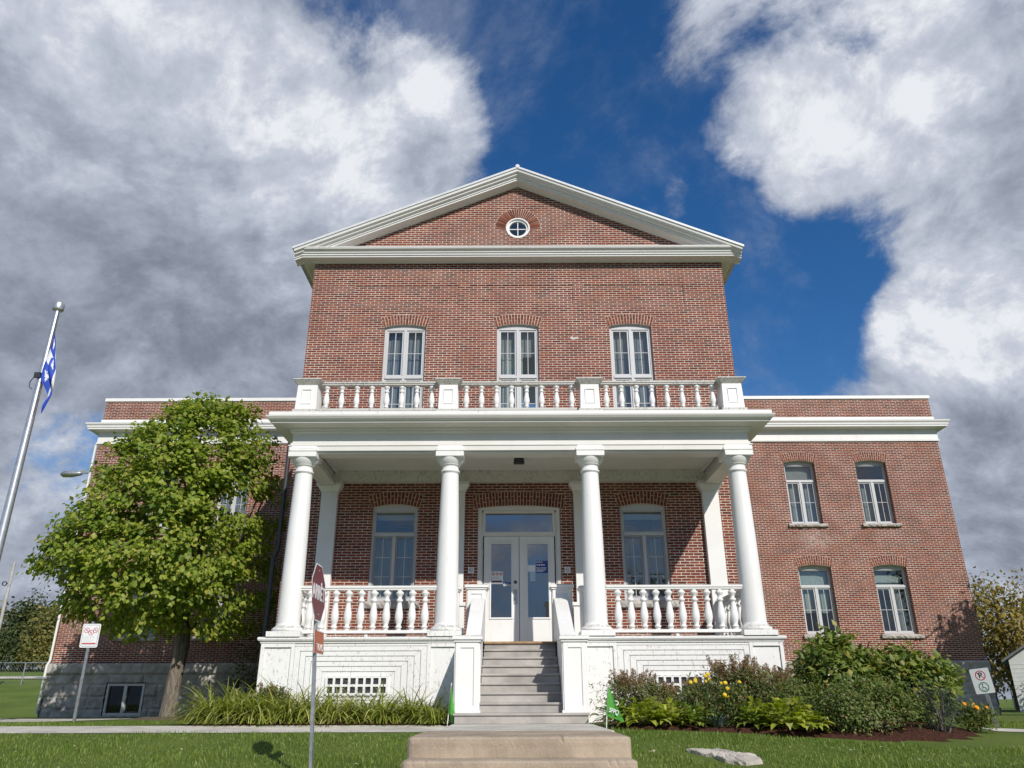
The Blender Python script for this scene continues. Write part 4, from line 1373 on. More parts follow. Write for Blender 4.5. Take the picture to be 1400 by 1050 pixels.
nu, nv = 90, 60
mb = MB()
V = [flag_pt(i / nu, j / nv) for j in range(nv + 1) for i in range(nu + 1)]
mb.add(V, [(j * (nu + 1) + i, j * (nu + 1) + i + 1, (j + 1) * (nu + 1) + i + 1, (j + 1) * (nu + 1) + i) for j in range(nv) for i in range(nu)], 0, True)
for j in range(nv):
    for i in range(nu):
        u, v = (i + .5) / nu, (j + .5) / nv
        w = abs(u - .5) < .075 or abs(v - .5) < .115
        if not w:
            w = in_fleur(((u - .2125) / .2125 if u < .5 else (u - .7875) / .2125) * 1.75, -((v - .19) / .19 if v < .5 else (v - .81) / .19) * 1.6)
        mb.mi[j * nu + i] = 1 if w else 0
FB = plain('flag_blue', (0.015, 0.06, 0.42), 0.7, 0.08); FW_ = plain('flag_white', (0.72, 0.73, 0.76), 0.7, 0.05)
tag(mb.build('flag', [FB, FW_], None, fix=False), 'limp blue and white flag with white cross and lilies on the pole', 'flag')

# ------------------------------------------------------------------ road signs
def channel_post(mb, x, y, z0, z1, w=.045, d=.028):
    mb.box(x - w / 2, x + w / 2, y - .004, y, z0, z1)
    mb.box(x - w / 2, x - w / 2 + .004, y, y + d, z0, z1); mb.box(x + w / 2 - .004, x + w / 2, y, y + d, z0, z1)


def poly_octagon(c, R):
    return [(c[0] + R * math.cos(math.radians(22.5 + 45 * k)), c[1] + R * math.sin(math.radians(22.5 + 45 * k))) for k in range(8)]


sx, sy = -2.185, -8.5
b0 = gz(sx, sy)
SG = empty('stop_sign', (sx, sy, b0))
tag(SG, 'dark red octagonal stop sign seen nearly edge on, orange plate below it', 'road sign')
mb = MB()
mb.box(sx - .004, sx, sy - .03, sy + .03, b0 - .3, 1.40); mb.box(sx - .03, sx - .004, sy - .03, sy - .026, b0 - .3, 1.40); mb.box(sx - .03, sx - .004, sy + .026, sy + .03, b0 - .3, 1.40)
mb.build('post', GALV, SG)
R = .305 / math.cos(math.radians(22.5)); zc = 1.105; px = sx + .004
mb = MB(); mb.prism(poly_octagon((sy, zc), R), px, px + .003, 0, axis='x'); mb.prism(poly_octagon((sy, zc), R * .955), px + .003, px + .0042, 1, axis='x')
pn = mb.build('octagon_panel', [WHITE, SIGNRED], SG)
mb = MB()
for dz in (.235, -.235):
    mb.prism([(sy + .012 * math.cos(a), zc + dz + .012 * math.sin(a)) for a in np.linspace(0, 6.28, 11)[:-1]], px + .004, px + .009, 0, axis='x')
mb.build('bolt', GALV, pn)
rotx = Matrix.Rotation(math.pi / 2, 4, 'Z')
place_mesh(text_mesh('ARRÊT', .22, WHITE, sx=.86, bold=.004), Matrix.Translation((px + .0055, sy, zc - .01)) @ rotx, 'lettering', pn)
mb = MB(); mb.box(px, px + .003, sy - .13, sy + .31, .47, .712, 0); mb.box(px + .003, px + .0038, sy - .12, sy + .30, .48, .702, 1); mb.box(px + .0038, px + .006, sy - .13, sy - .035, .472, .71, 1)
tb_ = mb.build('lower_plate', [WHITE, SIGNORANGE], SG, 0.001)
place_mesh(text_mesh('TIONS', .105, WHITE, sx=.95), Matrix.Translation((px + .0050, sy + .115, .535)) @ rotx, 'lettering', tb_)
SG.rotation_euler.y = math.radians(-3.4)

# information sign on the left grass strip
ax, ay = -8.66, -1.0
b0 = gz(ax, ay)
LS = empty('prohibition_sign', (ax, ay, b0))
tag(LS, 'white notice with three red prohibition circles on a leaning metal post', 'road sign')
mb = MB(); channel_post(mb, ax, ay, b0 - .3, 1.50, .055); mb.build('post', GALV, LS)


def rounded(x0, x1, z0, z1, r, n=5):
    o = []
    for (cx_, cz_, a0) in ((x1 - r, z1 - r, 0), (x0 + r, z1 - r, 90), (x0 + r, z0 + r, 180), (x1 - r, z0 + r, 270)):
        for k in range(n + 1):
            a = math.radians(a0 + 90 * k / n)
            o.append((cx_ + r * math.cos(a), cz_ + r * math.sin(a)))
    return o


mb = MB(); y = ay - .006
x0, x1, z0, z1 = ax - .18, ax + .18, 1.0, 1.455
mb.prism(rounded(x0, x1, z0, z1, .035), y - .002, y, 0)
mb.prism(rounded(x0 + .022, x1 - .022, z0 + .022, z1 - .022, .025), y - .0028, y - .002, 2); mb.prism(rounded(x0 + .028, x1 - .028, z0 + .028, z1 - .028, .02), y - .0034, y - .0028, 0)
yf = y - .0034
for (a, b) in ((-.085, .10), (0.005, .055), (.09, .10)):
    ring_slash(mb, ax + a, z1 - .225 + b, .052, yf, 1, .2)
    mb.prism([(ax + a + .02 * math.cos(t), z1 - .225 + b + .02 * math.sin(t)) for t in np.linspace(0, 6.28, 9)[:-1]], yf - .0004, yf, 3)
lines(mb, x0 + .05, x1 - .05, z0 + .105, z0 + .235, 5, yf, 3, 12, .35)
mb.box(x0 + .04, x1 - .04, yf - .001, yf, z0 + .068, z0 + .09, 1); mb.box(x0 + .04, x1 - .04, yf - .001, yf, z0 + .05, z0 + .062, 3)
mb.build('panel', [WHITE, INKRED, INKDK, INKGR], LS)

# no parking sign on the right
ax, ay = 7.42, -4.0
b0 = gz(ax, ay)
RS = empty('parking_sign', (ax, ay, b0))
tag(RS, 'small white no parking sign with wheelchair symbol by the stone corner', 'road sign')
mb = MB(); channel_post(mb, ax, ay, b0 - .3, .42, .05); mb.build('post', GALV, RS)
mb = MB(); y = ay - .006
x0, x1, z0, z1 = ax - .14, ax + .14, .08, .455
mb.prism(rounded(x0, x1, z0, z1, .02), y - .002, y, 0); yf = y - .002
zc = z1 - .105
ring_slash(mb, ax, zc, .075, yf, 1, .17)
zg = z0 + .095; ring(mb, ax, zg, .06, .075, yf - .001, yf, 28, 2)
mb.prism([(ax - .012 + .011 * math.cos(t), zg + .042 + .011 * math.sin(t)) for t in np.linspace(0, 6.28, 9)[:-1]], yf - .001, yf, 3)
mb.box(ax - .018, ax - .007, yf - .001, yf, zg - .01, zg + .03, 3); mb.box(ax - .007, ax + .025, yf - .001, yf, zg - .012, zg - .002, 3); mb.prism([(ax + .016, zg - .012), (ax + .025, zg - .012), (ax + .042, zg - .042), (ax + .032, zg - .042)], yf - .001, yf, 3)
V0 = len(mb.v)
for k in range(12):
    a0, a1 = math.radians(150 + 17 * k), math.radians(150 + 17 * (k + 1)); p = lambda a, r_: (ax - .004 + r_ * math.cos(a), zg - .016 + r_ * math.sin(a))
    mb.prism([p(a0, .026), p(a1, .026), p(a1, .033), p(a0, .033)], yf - .001, yf, 3)
pn = mb.build('panel', [WHITE, INKRED, INKGREEN, INKDK], RS)
place_mesh(text_mesh('P', .115, INKDK, bold=.002), Matrix.Translation((ax, yf - .0004, zc)), 'lettering', pn)
RS.rotation_euler = (0, math.radians(-5.5), math.radians(-42))

# two small pennants stuck beside the stairs
PGREEN = plain('pennant_green', (0.07, 0.30, 0.035), 0.6, 0.15)


def pennant(x, y, label, limp):
    b = gz(x, y)
    E_ = empty('pennant_flag', (x, y, b)); tag(E_, label, 'flag', 'green pennants beside the stairs')
    MB().tube([(x, y, b - .1), (x + .06, y, b + .62)], .0075, 8).build('stick', WHITE, E_)
    mb = MB(); N = 16; V = []; F = []
    for i in range(N + 1):
        t = i / N
        for j in range(N + 1):
            s = j / N
            if not limp:
                w = s * (1 - t) if False else s
                top = Vector((x + .058, y - .008, b + .60)); low = Vector((x + .018, y - .008, b + .19)); tip = Vector((x + .27, y - .03, b + .10))
                pt = top.lerp(low.lerp(tip, t), s); pt.y -= .02 * math.sin(t * 5 + s * 3) * s
            else:
                top = Vector((x + .058, y - .008, b + .60)); low = Vector((x + .02, y - .01, b + .20)); tip = Vector((x + .10, y - .05, b + .02))
                pt = top.lerp(low.lerp(tip, t), s); pt.y -= .05 * math.sin(t * 9) * s; pt.x += (.035 * math.sin(t * 7) + .03 * t) * s
            V.append(pt)
    mb.add(V, [(i * (N + 1) + j, i * (N + 1) + j + 1, (i + 1) * (N + 1) + j + 1, (i + 1) * (N + 1) + j) for i in range(N) for j in range(N)], 0, True)
    c = mb.build('cloth', PGREEN, E_)
    if not limp:
        ang = math.atan2(-.09, .25)
        M_ = Matrix.Translation((x + .125, y - .036, b + .245)) @ Matrix.Rotation(-ang, 4, 'Y')
        place_mesh(text_mesh('SFPQ', .088, WHITE, sx=.72, bold=.001), M_, 'lettering', c)
        mb = MB()
        for k in range(9):
            a = math.radians(-100 + 25 * k); a2 = math.radians(-100 + 25 * (k + 1)); q = (x + .165, b + .36)
            mb.prism([(q[0] + .022 * math.cos(a), q[1] + .022 * math.sin(a)), (q[0] + .022 * math.cos(a2), q[1] + .022 * math.sin(a2)), (q[0] + .034 * math.cos(a2), q[1] + .034 * math.sin(a2)), (q[0] + .034 * math.cos(a), q[1] + .034 * math.sin(a))], y - .045, y - .037)
        mb.build('emblem', WHITE, c)


pennant(1.17, -5.12, 'green pennant with white letters spread open right of the stairs', False)
pennant(-1.16, -4.55, 'furled green pennant on a white stick left of the stairs', True)

# utility cabinet behind the tree
ux, uy = -8.05, 5.9
b = gz(ux, uy)
UC = empty('utility_cabinet', (ux, uy, b)); tag(UC, 'narrow dark grey utility cabinet standing right of the tree trunk', 'cabinet')
mb = MB().box(ux - .17, ux + .17, uy - .13, uy + .13, b - .05, b + .95); mb.build('case', plain('cabinet_paint', (.10, .115, .13), .5), UC, .01)
MB().box(ux - .15, ux + .15, uy - .142, uy - .131, b + .08, b + .90).build('door', plain('cabinet_door', (.12, .135, .15), .45), UC, .004)
MB().box(ux - .19, ux + .19, uy - .15, uy + .15, b + .95, b + .98).build('lid', plain('cabinet_lid', (.14, .155, .165), .45), UC, .008)

# ------------------------------------------------------------------ foliage builders
def unit(a):
    return a / np.maximum(np.linalg.norm(a, axis=-1, keepdims=True), 1e-6)


def leaves(base, direc, up, length, width, fold=.35):
    """folded leaves: five points each"""
    n = len(base)
    d = unit(direc); s = unit(np.cross(d, up)); nrm = unit(np.cross(s, d))
    L = length[:, None]; Wd = width[:, None]
    P = np.stack([base, base + d * L * .42 + s * Wd * .5 - nrm * Wd * fold * .5, base + d * L * .5, base + d * L * .42 - s * Wd * .5 - nrm * Wd * fold * .5,
                  base + d * L - nrm * L * .18], 1)
    k = np.arange(n)[:, None] * 5
    T = np.concatenate([k + np.array([[0, 1, 2]]), k + np.array([[0, 2, 3]]), k + np.array([[1, 4, 2]]), k + np.array([[2, 4, 3]])], 1).reshape(-1, 3)
    return P.reshape(-1, 3), T


def merge(parts):
    V = []; T = []; o = 0
    for v, t in parts:
        V.append(v); T.append(t + o); o += len(v)
    return np.concatenate(V), np.concatenate(T)


def leaf_clumps(C, outward, n_per, spread, size, rng, droop=.5, flat=.6, aspect=.8):
    """clusters of leaves round the points C"""
    m_ = len(C) * n_per
    c = np.repeat(C, n_per, 0); o = np.repeat(unit(outward), n_per, 0)
    off = rng.normal(size=(m_, 3)) * spread * np.array([1, 1, flat])
    off = np.clip(off, -1.7 * spread, 1.7 * spread)
    base = c + off
    d = o * .6 + rng.normal(size=(m_, 3)) * .6 + np.array([0, 0, -droop])
    up = np.tile(np.array([[0, 0, .8]]), (m_, 1)) + rng.normal(size=(m_, 3)) * .35 + o * .9
    ln = size * rng.uniform(.65, 1.25, m_)
    return leaves(base, d, up, ln, ln * aspect)


def ellipsoid_clumps(c, r, n, rng, inner=.55, cut=-.75):
    d = unit(rng.normal(size=(n * 2, 3))); d = d[d[:, 2] > cut][:n]
    rad = rng.uniform(inner, 1.0, (len(d), 1)) ** .6
    bump = 1 + .13 * np.sin(d[:, :1] * 7 + d[:, 1:2] * 5 + 1) + .09 * np.sin(d[:, 2:] * 9 + d[:, :1] * 6)
    return np.asarray(c) + d * rad * bump * np.asarray(r), d


def blades(n, rng, rad, ln, width, lean, seg=6, gravity=.9):
    """strap leaves arching out of a clump"""
    az = rng.uniform(0, 2 * np.pi, n); r0 = rad * np.sqrt(rng.uniform(0, 1, n))
    L = ln * rng.uniform(.6, 1.15, n); th0 = np.pi / 2 - lean * rng.uniform(.15, 1.0, n); g = gravity * rng.uniform(.5, 1.4, n)
    ca, sa = np.cos(az), np.sin(az)
    a2 = az + rng.normal(size=n) * .5
    x = r0 * np.cos(a2); y = r0 * np.sin(a2); z = np.zeros(n)
    V = []
    for k in range(seg + 1):
        t = k / seg
        w = width * (1 - t) ** .55 * (.55 + .45 * min(1, t * 5)) * .5 + .0006
        V.append(np.stack([np.stack([x - sa * w, y + ca * w, z], -1), np.stack([x + sa * w, y - ca * w, z], -1)], 1))
        th = th0 - g * 2.2 * (t + .5 / seg)
        st = L / seg
        x = x + ca * np.cos(th) * st; y = y + sa * np.cos(th) * st; z = z + np.sin(th) * st
    V = np.stack(V, 1).reshape(n, -1, 3)
    V[:, :, 2] = np.maximum(V[:, :, 2], .015)
    m_ = 2 * (seg + 1)
    q = np.array([[2 * k, 2 * k + 1, 2 * k + 3, 2 * k + 2] for k in range(seg)])
    Qd = (np.arange(n)[:, None, None] * m_ + q[None]).reshape(-1, 4)
    return V.reshape(-1, 3), Qd


def limb(mb, a, b, r0, r1, rng, bend=.12, n=7):
    a, b = np.array(a, float), np.array(b, float); L = np.linalg.norm(b - a)
    o = rng.normal(size=3) * bend * L
    pts = [tuple(a + (b - a) * t + o * math.sin(t * math.pi) * .6 + np.array([0, 0, .06 * L * math.sin(t * math.pi)])) for t in np.linspace(0, 1, n)]
    mb.tube(pts, list(np.linspace(r0, r1, n)), 8)


# ------------------------------------------------------------------ the tree before the left wing
rng = np.random.RandomState(11)
OUT = [(-8.85, 8.15), (-7.55, 7.7), (-6.75, 6.4), (-6.75, 4.9), (-6.7, 3.0), (-7.0, 1.7), (-8.2, 1.45), (-9.4, 1.75), (-10.5, 1.55), (-12.0, 2.2), (-12.75, 3.2), (-12.5, 4.0), (-11.75, 5.05), (-11.45, 5.9), (-11.0, 6.75), (-10.35, 7.35)]


def inside(p, poly):
    c = False; j = len(poly) - 1
    for i in range(len(poly)):
        (x1, y1), (x2, y2) = poly[i], poly[j]
        if (y1 > p[1]) != (y2 > p[1]) and p[0] < (x2 - x1) * (p[1] - y1) / (y2 - y1) + x1: c = not c
        j = i
    return c


def edge_dist(p, poly):
    m_ = 9
    for i in range(len(poly)):
        a, b = np.array(poly[i]), np.array(poly[(i + 1) % len(poly)])
        t = np.clip(np.dot(p - a, b - a) / np.dot(b - a, b - a), 0, 1); m_ = min(m_, np.linalg.norm(p - a - t * (b - a)))
    return m_


TC = np.array([-10.0, 4.2, 4.4])
C = []; O = []
while len(C) < 500:
    p = np.array([rng.uniform(-13.6, -6.9), rng.uniform(1.2, 8.6)])
    if not inside(p, OUT): continue
    e = edge_dist(p, OUT)
    if e < .10: continue
    half = 2.5 * math.sqrt(max(0, 1 - (1 - min(e / 2.1, 1)) ** 2)) + .15
    s = -1 if rng.rand() < .78 else 1
    t = half * rng.uniform(.35, 1.0) ** .7 * s
    if math.sin(p[0] * 3.1 + t * 2.3) * math.sin(p[1] * 2.7 + t * 1.7 + 1) > .50 and e > .30: continue       # gaps
    q = np.array([p[0], 4.2 + t, p[1]])
    C.append(q); O.append(unit((q - TC) * np.array([1, 1, .7]) + np.array([0, 0, .5])))
C = np.array(C); O = np.array(O)
TREE = empty('leafy_tree', (-8.9, 4.0, gz(-8.9, 4)))
tag(TREE, 'large broad leaved green tree standing before the left brick wing', 'tree')
V, T = leaf_clumps(C, O, 54, .21, .142, rng, droop=.75, flat=.55, aspect=.85)
LEAF = mat_leaf('tree_leaf', (0.098, 0.168, 0.016), (0.315, 0.375, 0.048), (0.42, 0.39, 0.08), .42)
link('crown', mesh_np('crown', V, tris=T, mat=LEAF), TREE)
mb = MB()
b = gz(-8.9, 4)
mb.tube([(-8.93, 4, b - .2), (-8.93, 4, b + .05), (-8.92, 4, b + .3), (-8.90, 4, .4), (-8.86, 4, 1.0), (-8.84, 4.0, 1.35), (-8.9, 4.1, 2.2), (-9.1, 4.2, 3.4), (-9.3, 4.2, 5.0), (-9.3, 4.2, 7.2)], [.25, .22, .20, .185, .18, .195, .15, .12, .08, .03], 16)
for k in range(22):
    c = C[rng.randint(len(C))]; z0 = rng.uniform(1.3, min(5.5, max(1.6, c[2] - .2)))
    x0 = np.interp(z0, [1.3, 2.2, 3.4, 5.0], [-8.84, -8.9, -9.1, -9.3])
    limb(mb, (x0, 4.1, z0), c, .065, .018, rng)
mb.build('trunk', BARK, TREE)

# twiggy shrub right of it
def shrub(name, loc, r, n, n_per, size, mat, label, cat='shrub', seed=1, spread=.10, droop=.35, aspect=.65, twigs=14, inner=.5, group=None, cz=None):
    rg = np.random.RandomState(seed)
    b = gz(*loc)
    root = empty(name, (loc[0], loc[1], b)); tag(root, label, cat, group)
    c = (loc[0], loc[1], b + (cz if cz else r[2] * .95))
    C_, D_ = ellipsoid_clumps(c, r, n, rg, inner)
    C_[:, 2] = np.maximum(C_[:, 2], b + .06)
    v, t = leaf_clumps(C_, D_ + np.array([0, 0, .35]), n_per, spread, size, rg, droop, .8, aspect)
    link('foliage', mesh_np('foliage', v, tris=t, mat=mat), root)
    mb = MB()
    for k in range(twigs):
        q = C_[rg.randint(len(C_))]
        limb(mb, (loc[0] + rg.normal() * r[0] * .12, loc[1] + rg.normal() * r[1] * .12, b - .05), q, .016, .005, rg, .1, 5)
    mb.build('branches', BARK, root)
    return root


DKLEAF = mat_leaf('shrub_leaf', (0.026, 0.052, 0.013), (0.072, 0.108, 0.026), (0.15, 0.15, 0.035), .25)
HYDLEAF = mat_leaf('hydrangea_leaf', (0.085, 0.140, 0.024), (0.215, 0.265, 0.052), (0.38, 0.32, 0.085), .34)
SPIRLEAF = mat_leaf('spirea_leaf', (0.080, 0.130, 0.030), (0.185, 0.230, 0.058), (0.22, 0.15, 0.06), .32)
PALELEAF = mat_leaf('pale_leaf', (0.10, 0.14, 0.04), (0.25, 0.26, 0.10), None, .3)
shrub('wall_shrub', (-7.05, 5.0), (.85, .7, 1.45), 95, 16, .085, mat_leaf('olive_leaf', (0.05, 0.07, 0.018), (0.12, 0.13, 0.04), (0.26, 0.25, 0.12), .3), 'tall loose twiggy shrub against the shaded wall right of the tree', seed=21, spread=.13, twigs=26, inner=.25)

# right-hand shrubs
shrub('rounded_shrub', (5.05, -3.95), (.66, .60, .66), 200, 20, .12, HYDLEAF, 'tallest rounded leafy shrub under the lower right windows', seed=31, spread=.085)
shrub('rounded_shrub', (6.12, -4.05), (.64, .58, .56), 215, 22, .115, HYDLEAF, 'broad leafy shrub with drooping edge beside the dark stone corner', seed=32, spread=.09)
shrub('low_shrub', (4.75, -5.55), (.80, .44, .36), 190, 26, .048, SPIRLEAF, 'low spreading fine leaved shrub before the two taller shrubs', seed=33, spread=.075)
shrub('low_shrub', (4.0, -5.1), (.40, .36, .34), 100, 24, .046, SPIRLEAF, 'low fine leaved bush between the lime hosta and the spreading shrub', seed=36, spread=.07)
shrub('dwarf_conifer', (5.75, -5.55), (.27, .25, .34), 120, 34, .035, mat_leaf('conifer_needle', (0.022, 0.034, 0.024), (0.05, 0.068, 0.05), None, .1), 'dark grey green dwarf conifer at the right end of the bed', 'conifer', seed=34, spread=.05, aspect=.22)

# ---- bed plants
HOSTA = mat_leaf('hosta_leaf', (0.20, 0.25, 0.025), (0.44, 0.46, 0.065), (0.52, 0.52, 0.20), .38, .4, .5)
HOSTAD = mat_leaf('hosta_dark_leaf', (0.10, 0.16, 0.025), (0.25, 0.31, 0.05), (0.45, 0.45, 0.14), .35, .4, .5)
LILY = mat_leaf('daylily_leaf', (0.12, 0.165, 0.022), (0.36, 0.38, 0.075), (0.66, 0.60, 0.30), .36)
ASTG = mat_leaf('astilbe_leaf', (0.075, 0.115, 0.028), (0.175, 0.205, 0.06), (0.26, 0.15, 0.07), .32)
ASTB = mat_leaf('astilbe_plume', (0.16, 0.09, 0.042), (0.36, 0.24, 0.12), (0.13, 0.075, 0.04), .18)
YELLOW = plain('yellow_petal', (0.72, 0.50, 0.012), 0.6, 0.12, 30)
ORANGE = plain('orange_petal', (0.78, 0.30, 0.012), 0.6, 0.15, 30)


def hosta_mesh(rg, n=115, ln=.175):
    Vs = []; Ts = []; o = 0
    for k in range(n):
        az = rg.uniform(0, 6.28); el = rg.uniform(.15, 1.25); L = ln * rg.uniform(.7, 1.15); w = L * rg.uniform(.42, .58)
        stem = rg.uniform(.08, .33)
        d = np.array([math.cos(az) * math.cos(el), math.sin(az) * math.cos(el), math.sin(el)])
        p = d * stem + np.array([0, 0, .03]); s = np.array([-math.sin(az), math.cos(az), 0])
        rows = 6; pts = []
        for r_ in range(rows + 1):
            t = r_ / rows
            ww = w * math.sin(math.pi * min(t * .92 + .08, 1) ** .8) * .5 + .002
            dip = np.array([0, 0, -1.0]) * (t ** 2) * L * rg.uniform(.45, .6)
            c = p + d * L * t + dip
            pts += [c + s * ww + np.array([0, 0, ww * .25]), c, c - s * ww + np.array([0, 0, ww * .25])]
        Vs += pts
        for r_ in range(rows):
            for q in range(2):
                a = o + r_ * 3 + q
                Ts += [(a, a + 1, a + 4), (a, a + 4, a + 3)]
        o += len(pts)
    Vs = np.array(Vs); Vs[:, 2] = np.maximum(Vs[:, 2], .01)
    return Vs, np.array(Ts)


def astilbe(rg, h, w, n_st=34):
    C_ = np.stack([rg.normal(size=170) * w * .55, rg.normal(size=170) * w * .4, rg.uniform(.06, h * .76, 170)], -1)
    v, t = leaf_clumps(C_, C_ * np.array([1, 1, 0]) + np.array([0, 0, .1]), 26, .06, .052, rg, .3, 1, .5)
    pv = []
    for k in range(n_st):
        a = rg.uniform(0, 6.28); r_ = w * .75 * math.sqrt(rg.rand()); x, y = r_ * math.cos(a), r_ * math.sin(a) * .7
        top = h * rg.uniform(.74, 1.0); hh = rg.uniform(.16, .26); lean = np.array([x, y, 0]) * .35
        m_ = 130; tt = rg.rand(m_)
        c = np.array([x, y, top - hh]) + np.stack([lean[0] * tt, lean[1] * tt, hh * tt], -1) + rg.normal(size=(m_, 3)) * (.030 * (1 - tt) + .006)[:, None]
        d = rg.normal(size=(m_, 3)) + np.array([0, 0, .9]); l_ = rg.uniform(.018, .042, m_)
        pv.append(leaves(c, d, rg.normal(size=(m_, 3)), l_, l_ * .32))
        cc = np.stack([np.full(10, x), np.full(10, y), np.linspace(.02, top - hh, 10)], -1)
        pv.append(leaves(cc, np.tile([[0, 0, 1.0]], (10, 1)) + rg.normal(size=(10, 3)) * .03, rg.normal(size=(10, 3)), np.full(10, (top - hh) / 8), np.full(10, .008)))
    return (v, t), merge(pv)


def plant(name, me, loc, label, cat, group=None, rz=0.0, sc=1.0, extra=None):
    """me is one mesh or a list of (part name, mesh); built about the origin"""
    root = empty(name, (loc[0], loc[1], gz(*loc) + .02)); tag(root, label, cat, group)
    for nm, m_ in me:
        o = bpy.data.objects.new(nm, m_); COL.objects.link(o); o.parent = root
    root.rotation_euler.z = rz; root.scale = (sc,) * 3
    return root


# daylilies along the left of the porch
lily_me = []
for k in range(4):
    rg = np.random.RandomState(60 + k)
    v, q = blades(260, rg, .25, .92, .028, 1.05, 8, .84)
    lily_me.append(mesh_np('leaves', v, quads=q, mat=LILY))
lx = [(-4.98, -3.55, 1.0), (-4.85, -3.8, .8), (-4.6, -3.6, 1.0), (-4.3, -3.78, 1.0), (-4.05, -3.5, 1.0), (-3.75, -3.8, 1.0), (-3.45, -3.5, .95), (-3.05, -3.8, .98), (-2.62, -3.5, .9), (-2.25, -3.8, .95), (-1.85, -3.55, .9), (-1.5, -3.9, .85), (-5.1, -3.1, 1.05), (-4.75, -3.05, .95), (-1.32, -4.15, .6)]
words = ['largest daylily clump at the shaded left end of the porch bed', 'daylily clump next to the left end, near the path', 'daylily clump in front of the left porch corner', 'arching daylily clump just left of the stop sign post', 'daylily clump close behind the stop sign post', 'daylily clump right of the stop sign post', 'daylily clump below the left half of the vent grille', 'daylily clump before the middle of the vent grille', 'daylily clump below the right end of the vent grille', 'daylily clump right of the vent grille near the path', 'short daylily clump before the flaking pier left of stairs', 'daylily clump second from the furled pennant', 'back daylily clump against the dark stone base', 'back daylily clump against the white porch corner', 'smallest daylily tuft beside the furled green pennant']
for k, ((x, y, s), wd) in enumerate(zip(lx, words)):
    plant('daylily_clump', [('leaves', lily_me[k % 4])], (x, y), wd, 'daylily', 'daylilies along the left porch bed', k * 1.7, s)
# brown seed plumes rising from the lilies
rg = np.random.RandomState(71)
(ga, gb), (pa, pb_) = astilbe(rg, .62, .24, 9)
am = [('leaves', mesh_np('leaves', ga, tris=gb, mat=ASTG)), ('plumes', mesh_np('plumes', pa, tris=pb_, mat=ASTB))]
plant('astilbe', am, (-4.25, -3.15), 'small brown plumed astilbe rising behind the daylilies left of the post', 'astilbe', 'astilbes with brown plumes', 0.3, 1.05)
# right bed
(ga, gb), (pa, pb_) = astilbe(np.random.RandomState(72), .86, .42, 44)
am2 = [('leaves', mesh_np('leaves', ga, tris=gb, mat=ASTG)), ('plumes', mesh_np('plumes', pa, tris=pb_, mat=ASTB))]
for (x, y, s, r_, wd) in ((1.72, -4.25, .92, 0, 'brown plumed astilbe behind the open green pennant'), (2.25, -4.0, .72, 1, 'short brown astilbe left of the yellow flowers'), (3.35, -4.15, 1.16, 2, 'tallest brown astilbe before the right porch pier'), (3.85, -4.25, 1.0, 3.4, 'brown astilbe between the porch corner and tallest shrub'), (2.85, -3.7, .80, 4, 'astilbe half hidden behind the yellow flowers')):
    plant('astilbe', am2, (x, y), wd, 'astilbe', 'astilbes with brown plumes', r_, s)
hm = [mesh_np('leaves', *[hosta_mesh(np.random.RandomState(80 + k))[0]], tris=hosta_mesh(np.random.RandomState(80 + k))[1], mat=HOSTA if k < 2 else HOSTAD, smooth=True) for k in range(4)]
for k, (x, y, s, i, wd) in enumerate(((1.38, -4.75, .95, 3, 'green hosta beside the open green pennant'), (1.75, -4.95, 1.05, 0, 'yellow green hosta right of the open pennant'), (2.12, -5.0, .95, 1, 'lime hosta below the left brown astilbe'), (2.48, -5.1, .85, 2, 'green hosta left of the blue grey leaves'), (3.25, -5.3, .9, 2, 'green hosta left of the brightest hosta'), (3.66, -5.55, 1.15, 0, 'brightest lime hosta at the lawn edge before the tall astilbe'), (3.42, -5.05, 1.0, 1, 'lime hosta behind the brightest one'), (1.95, -4.55, .9, 0, 'lime hosta in the second row behind the first two'), (2.35, -4.65, .9, 3, 'dark green hosta in the second row left of the yellow flowers'), (3.95, -5.6, .85, 1, 'small lime hosta touching the spreading shrub'), (1.45, -4.35, .8, 2, 'dark hosta against the white pier right of the stairs'))):
    plant('hosta', [('leaves', hm[i])], (x, y), wd, 'hosta', 'hostas along the right bed', k * 1.3, s)


def flower_plant(rg, h, w, nfl, petal, size=.05):
    C_ = np.stack([rg.normal(size=70) * w * .5, rg.normal(size=70) * w * .4, rg.uniform(.05, h * .85, 70)], -1)
    v, t = leaf_clumps(C_, C_ * np.array([1, 1, 0]) + np.array([0, 0, .3]), 16, .05, .07, rg, .2, 1, .38)
    F_ = MB()
    for k in range(nfl):
        p = Vector((rg.uniform(-w, w) * .85, rg.uniform(-w, w) * .6 - .06, h * rg.uniform(.72, 1.08)))
        r_ = size * rg.uniform(.75, 1.1)
        nrm = Vector((rg.normal() * .4, -1, .6 + rg.normal() * .3)).normalized(); a = nrm.cross(Vector((0, 0, 1))).normalized(); b_ = nrm.cross(a)
        for layer in range(2):
            for q in range(10):
                t0 = 6.283 * (q + .5 * layer) / 10
                rr_ = r_ * (1 - .35 * layer)
                d0 = a * math.cos(t0) + b_ * math.sin(t0); d1 = a * math.cos(t0 + .35) + b_ * math.sin(t0 + .35); d2 = a * math.cos(t0 - .35) + b_ * math.sin(t0 - .35)
                c = p + nrm * .006 * layer
                F_.add([c, c + d1 * rr_ * .7 + nrm * .004, c + d0 * rr_ - nrm * .008, c + d2 * rr_ * .7 + nrm * .004], [(0, 1, 2, 3)])
        F_.tube([p - nrm * .01, Vector((p.x * .7, p.y * .7, p.z * .5)), Vector((p.x * .3, p.y * .3, 0))], .005, 5, 1)
    return (v, t), F_


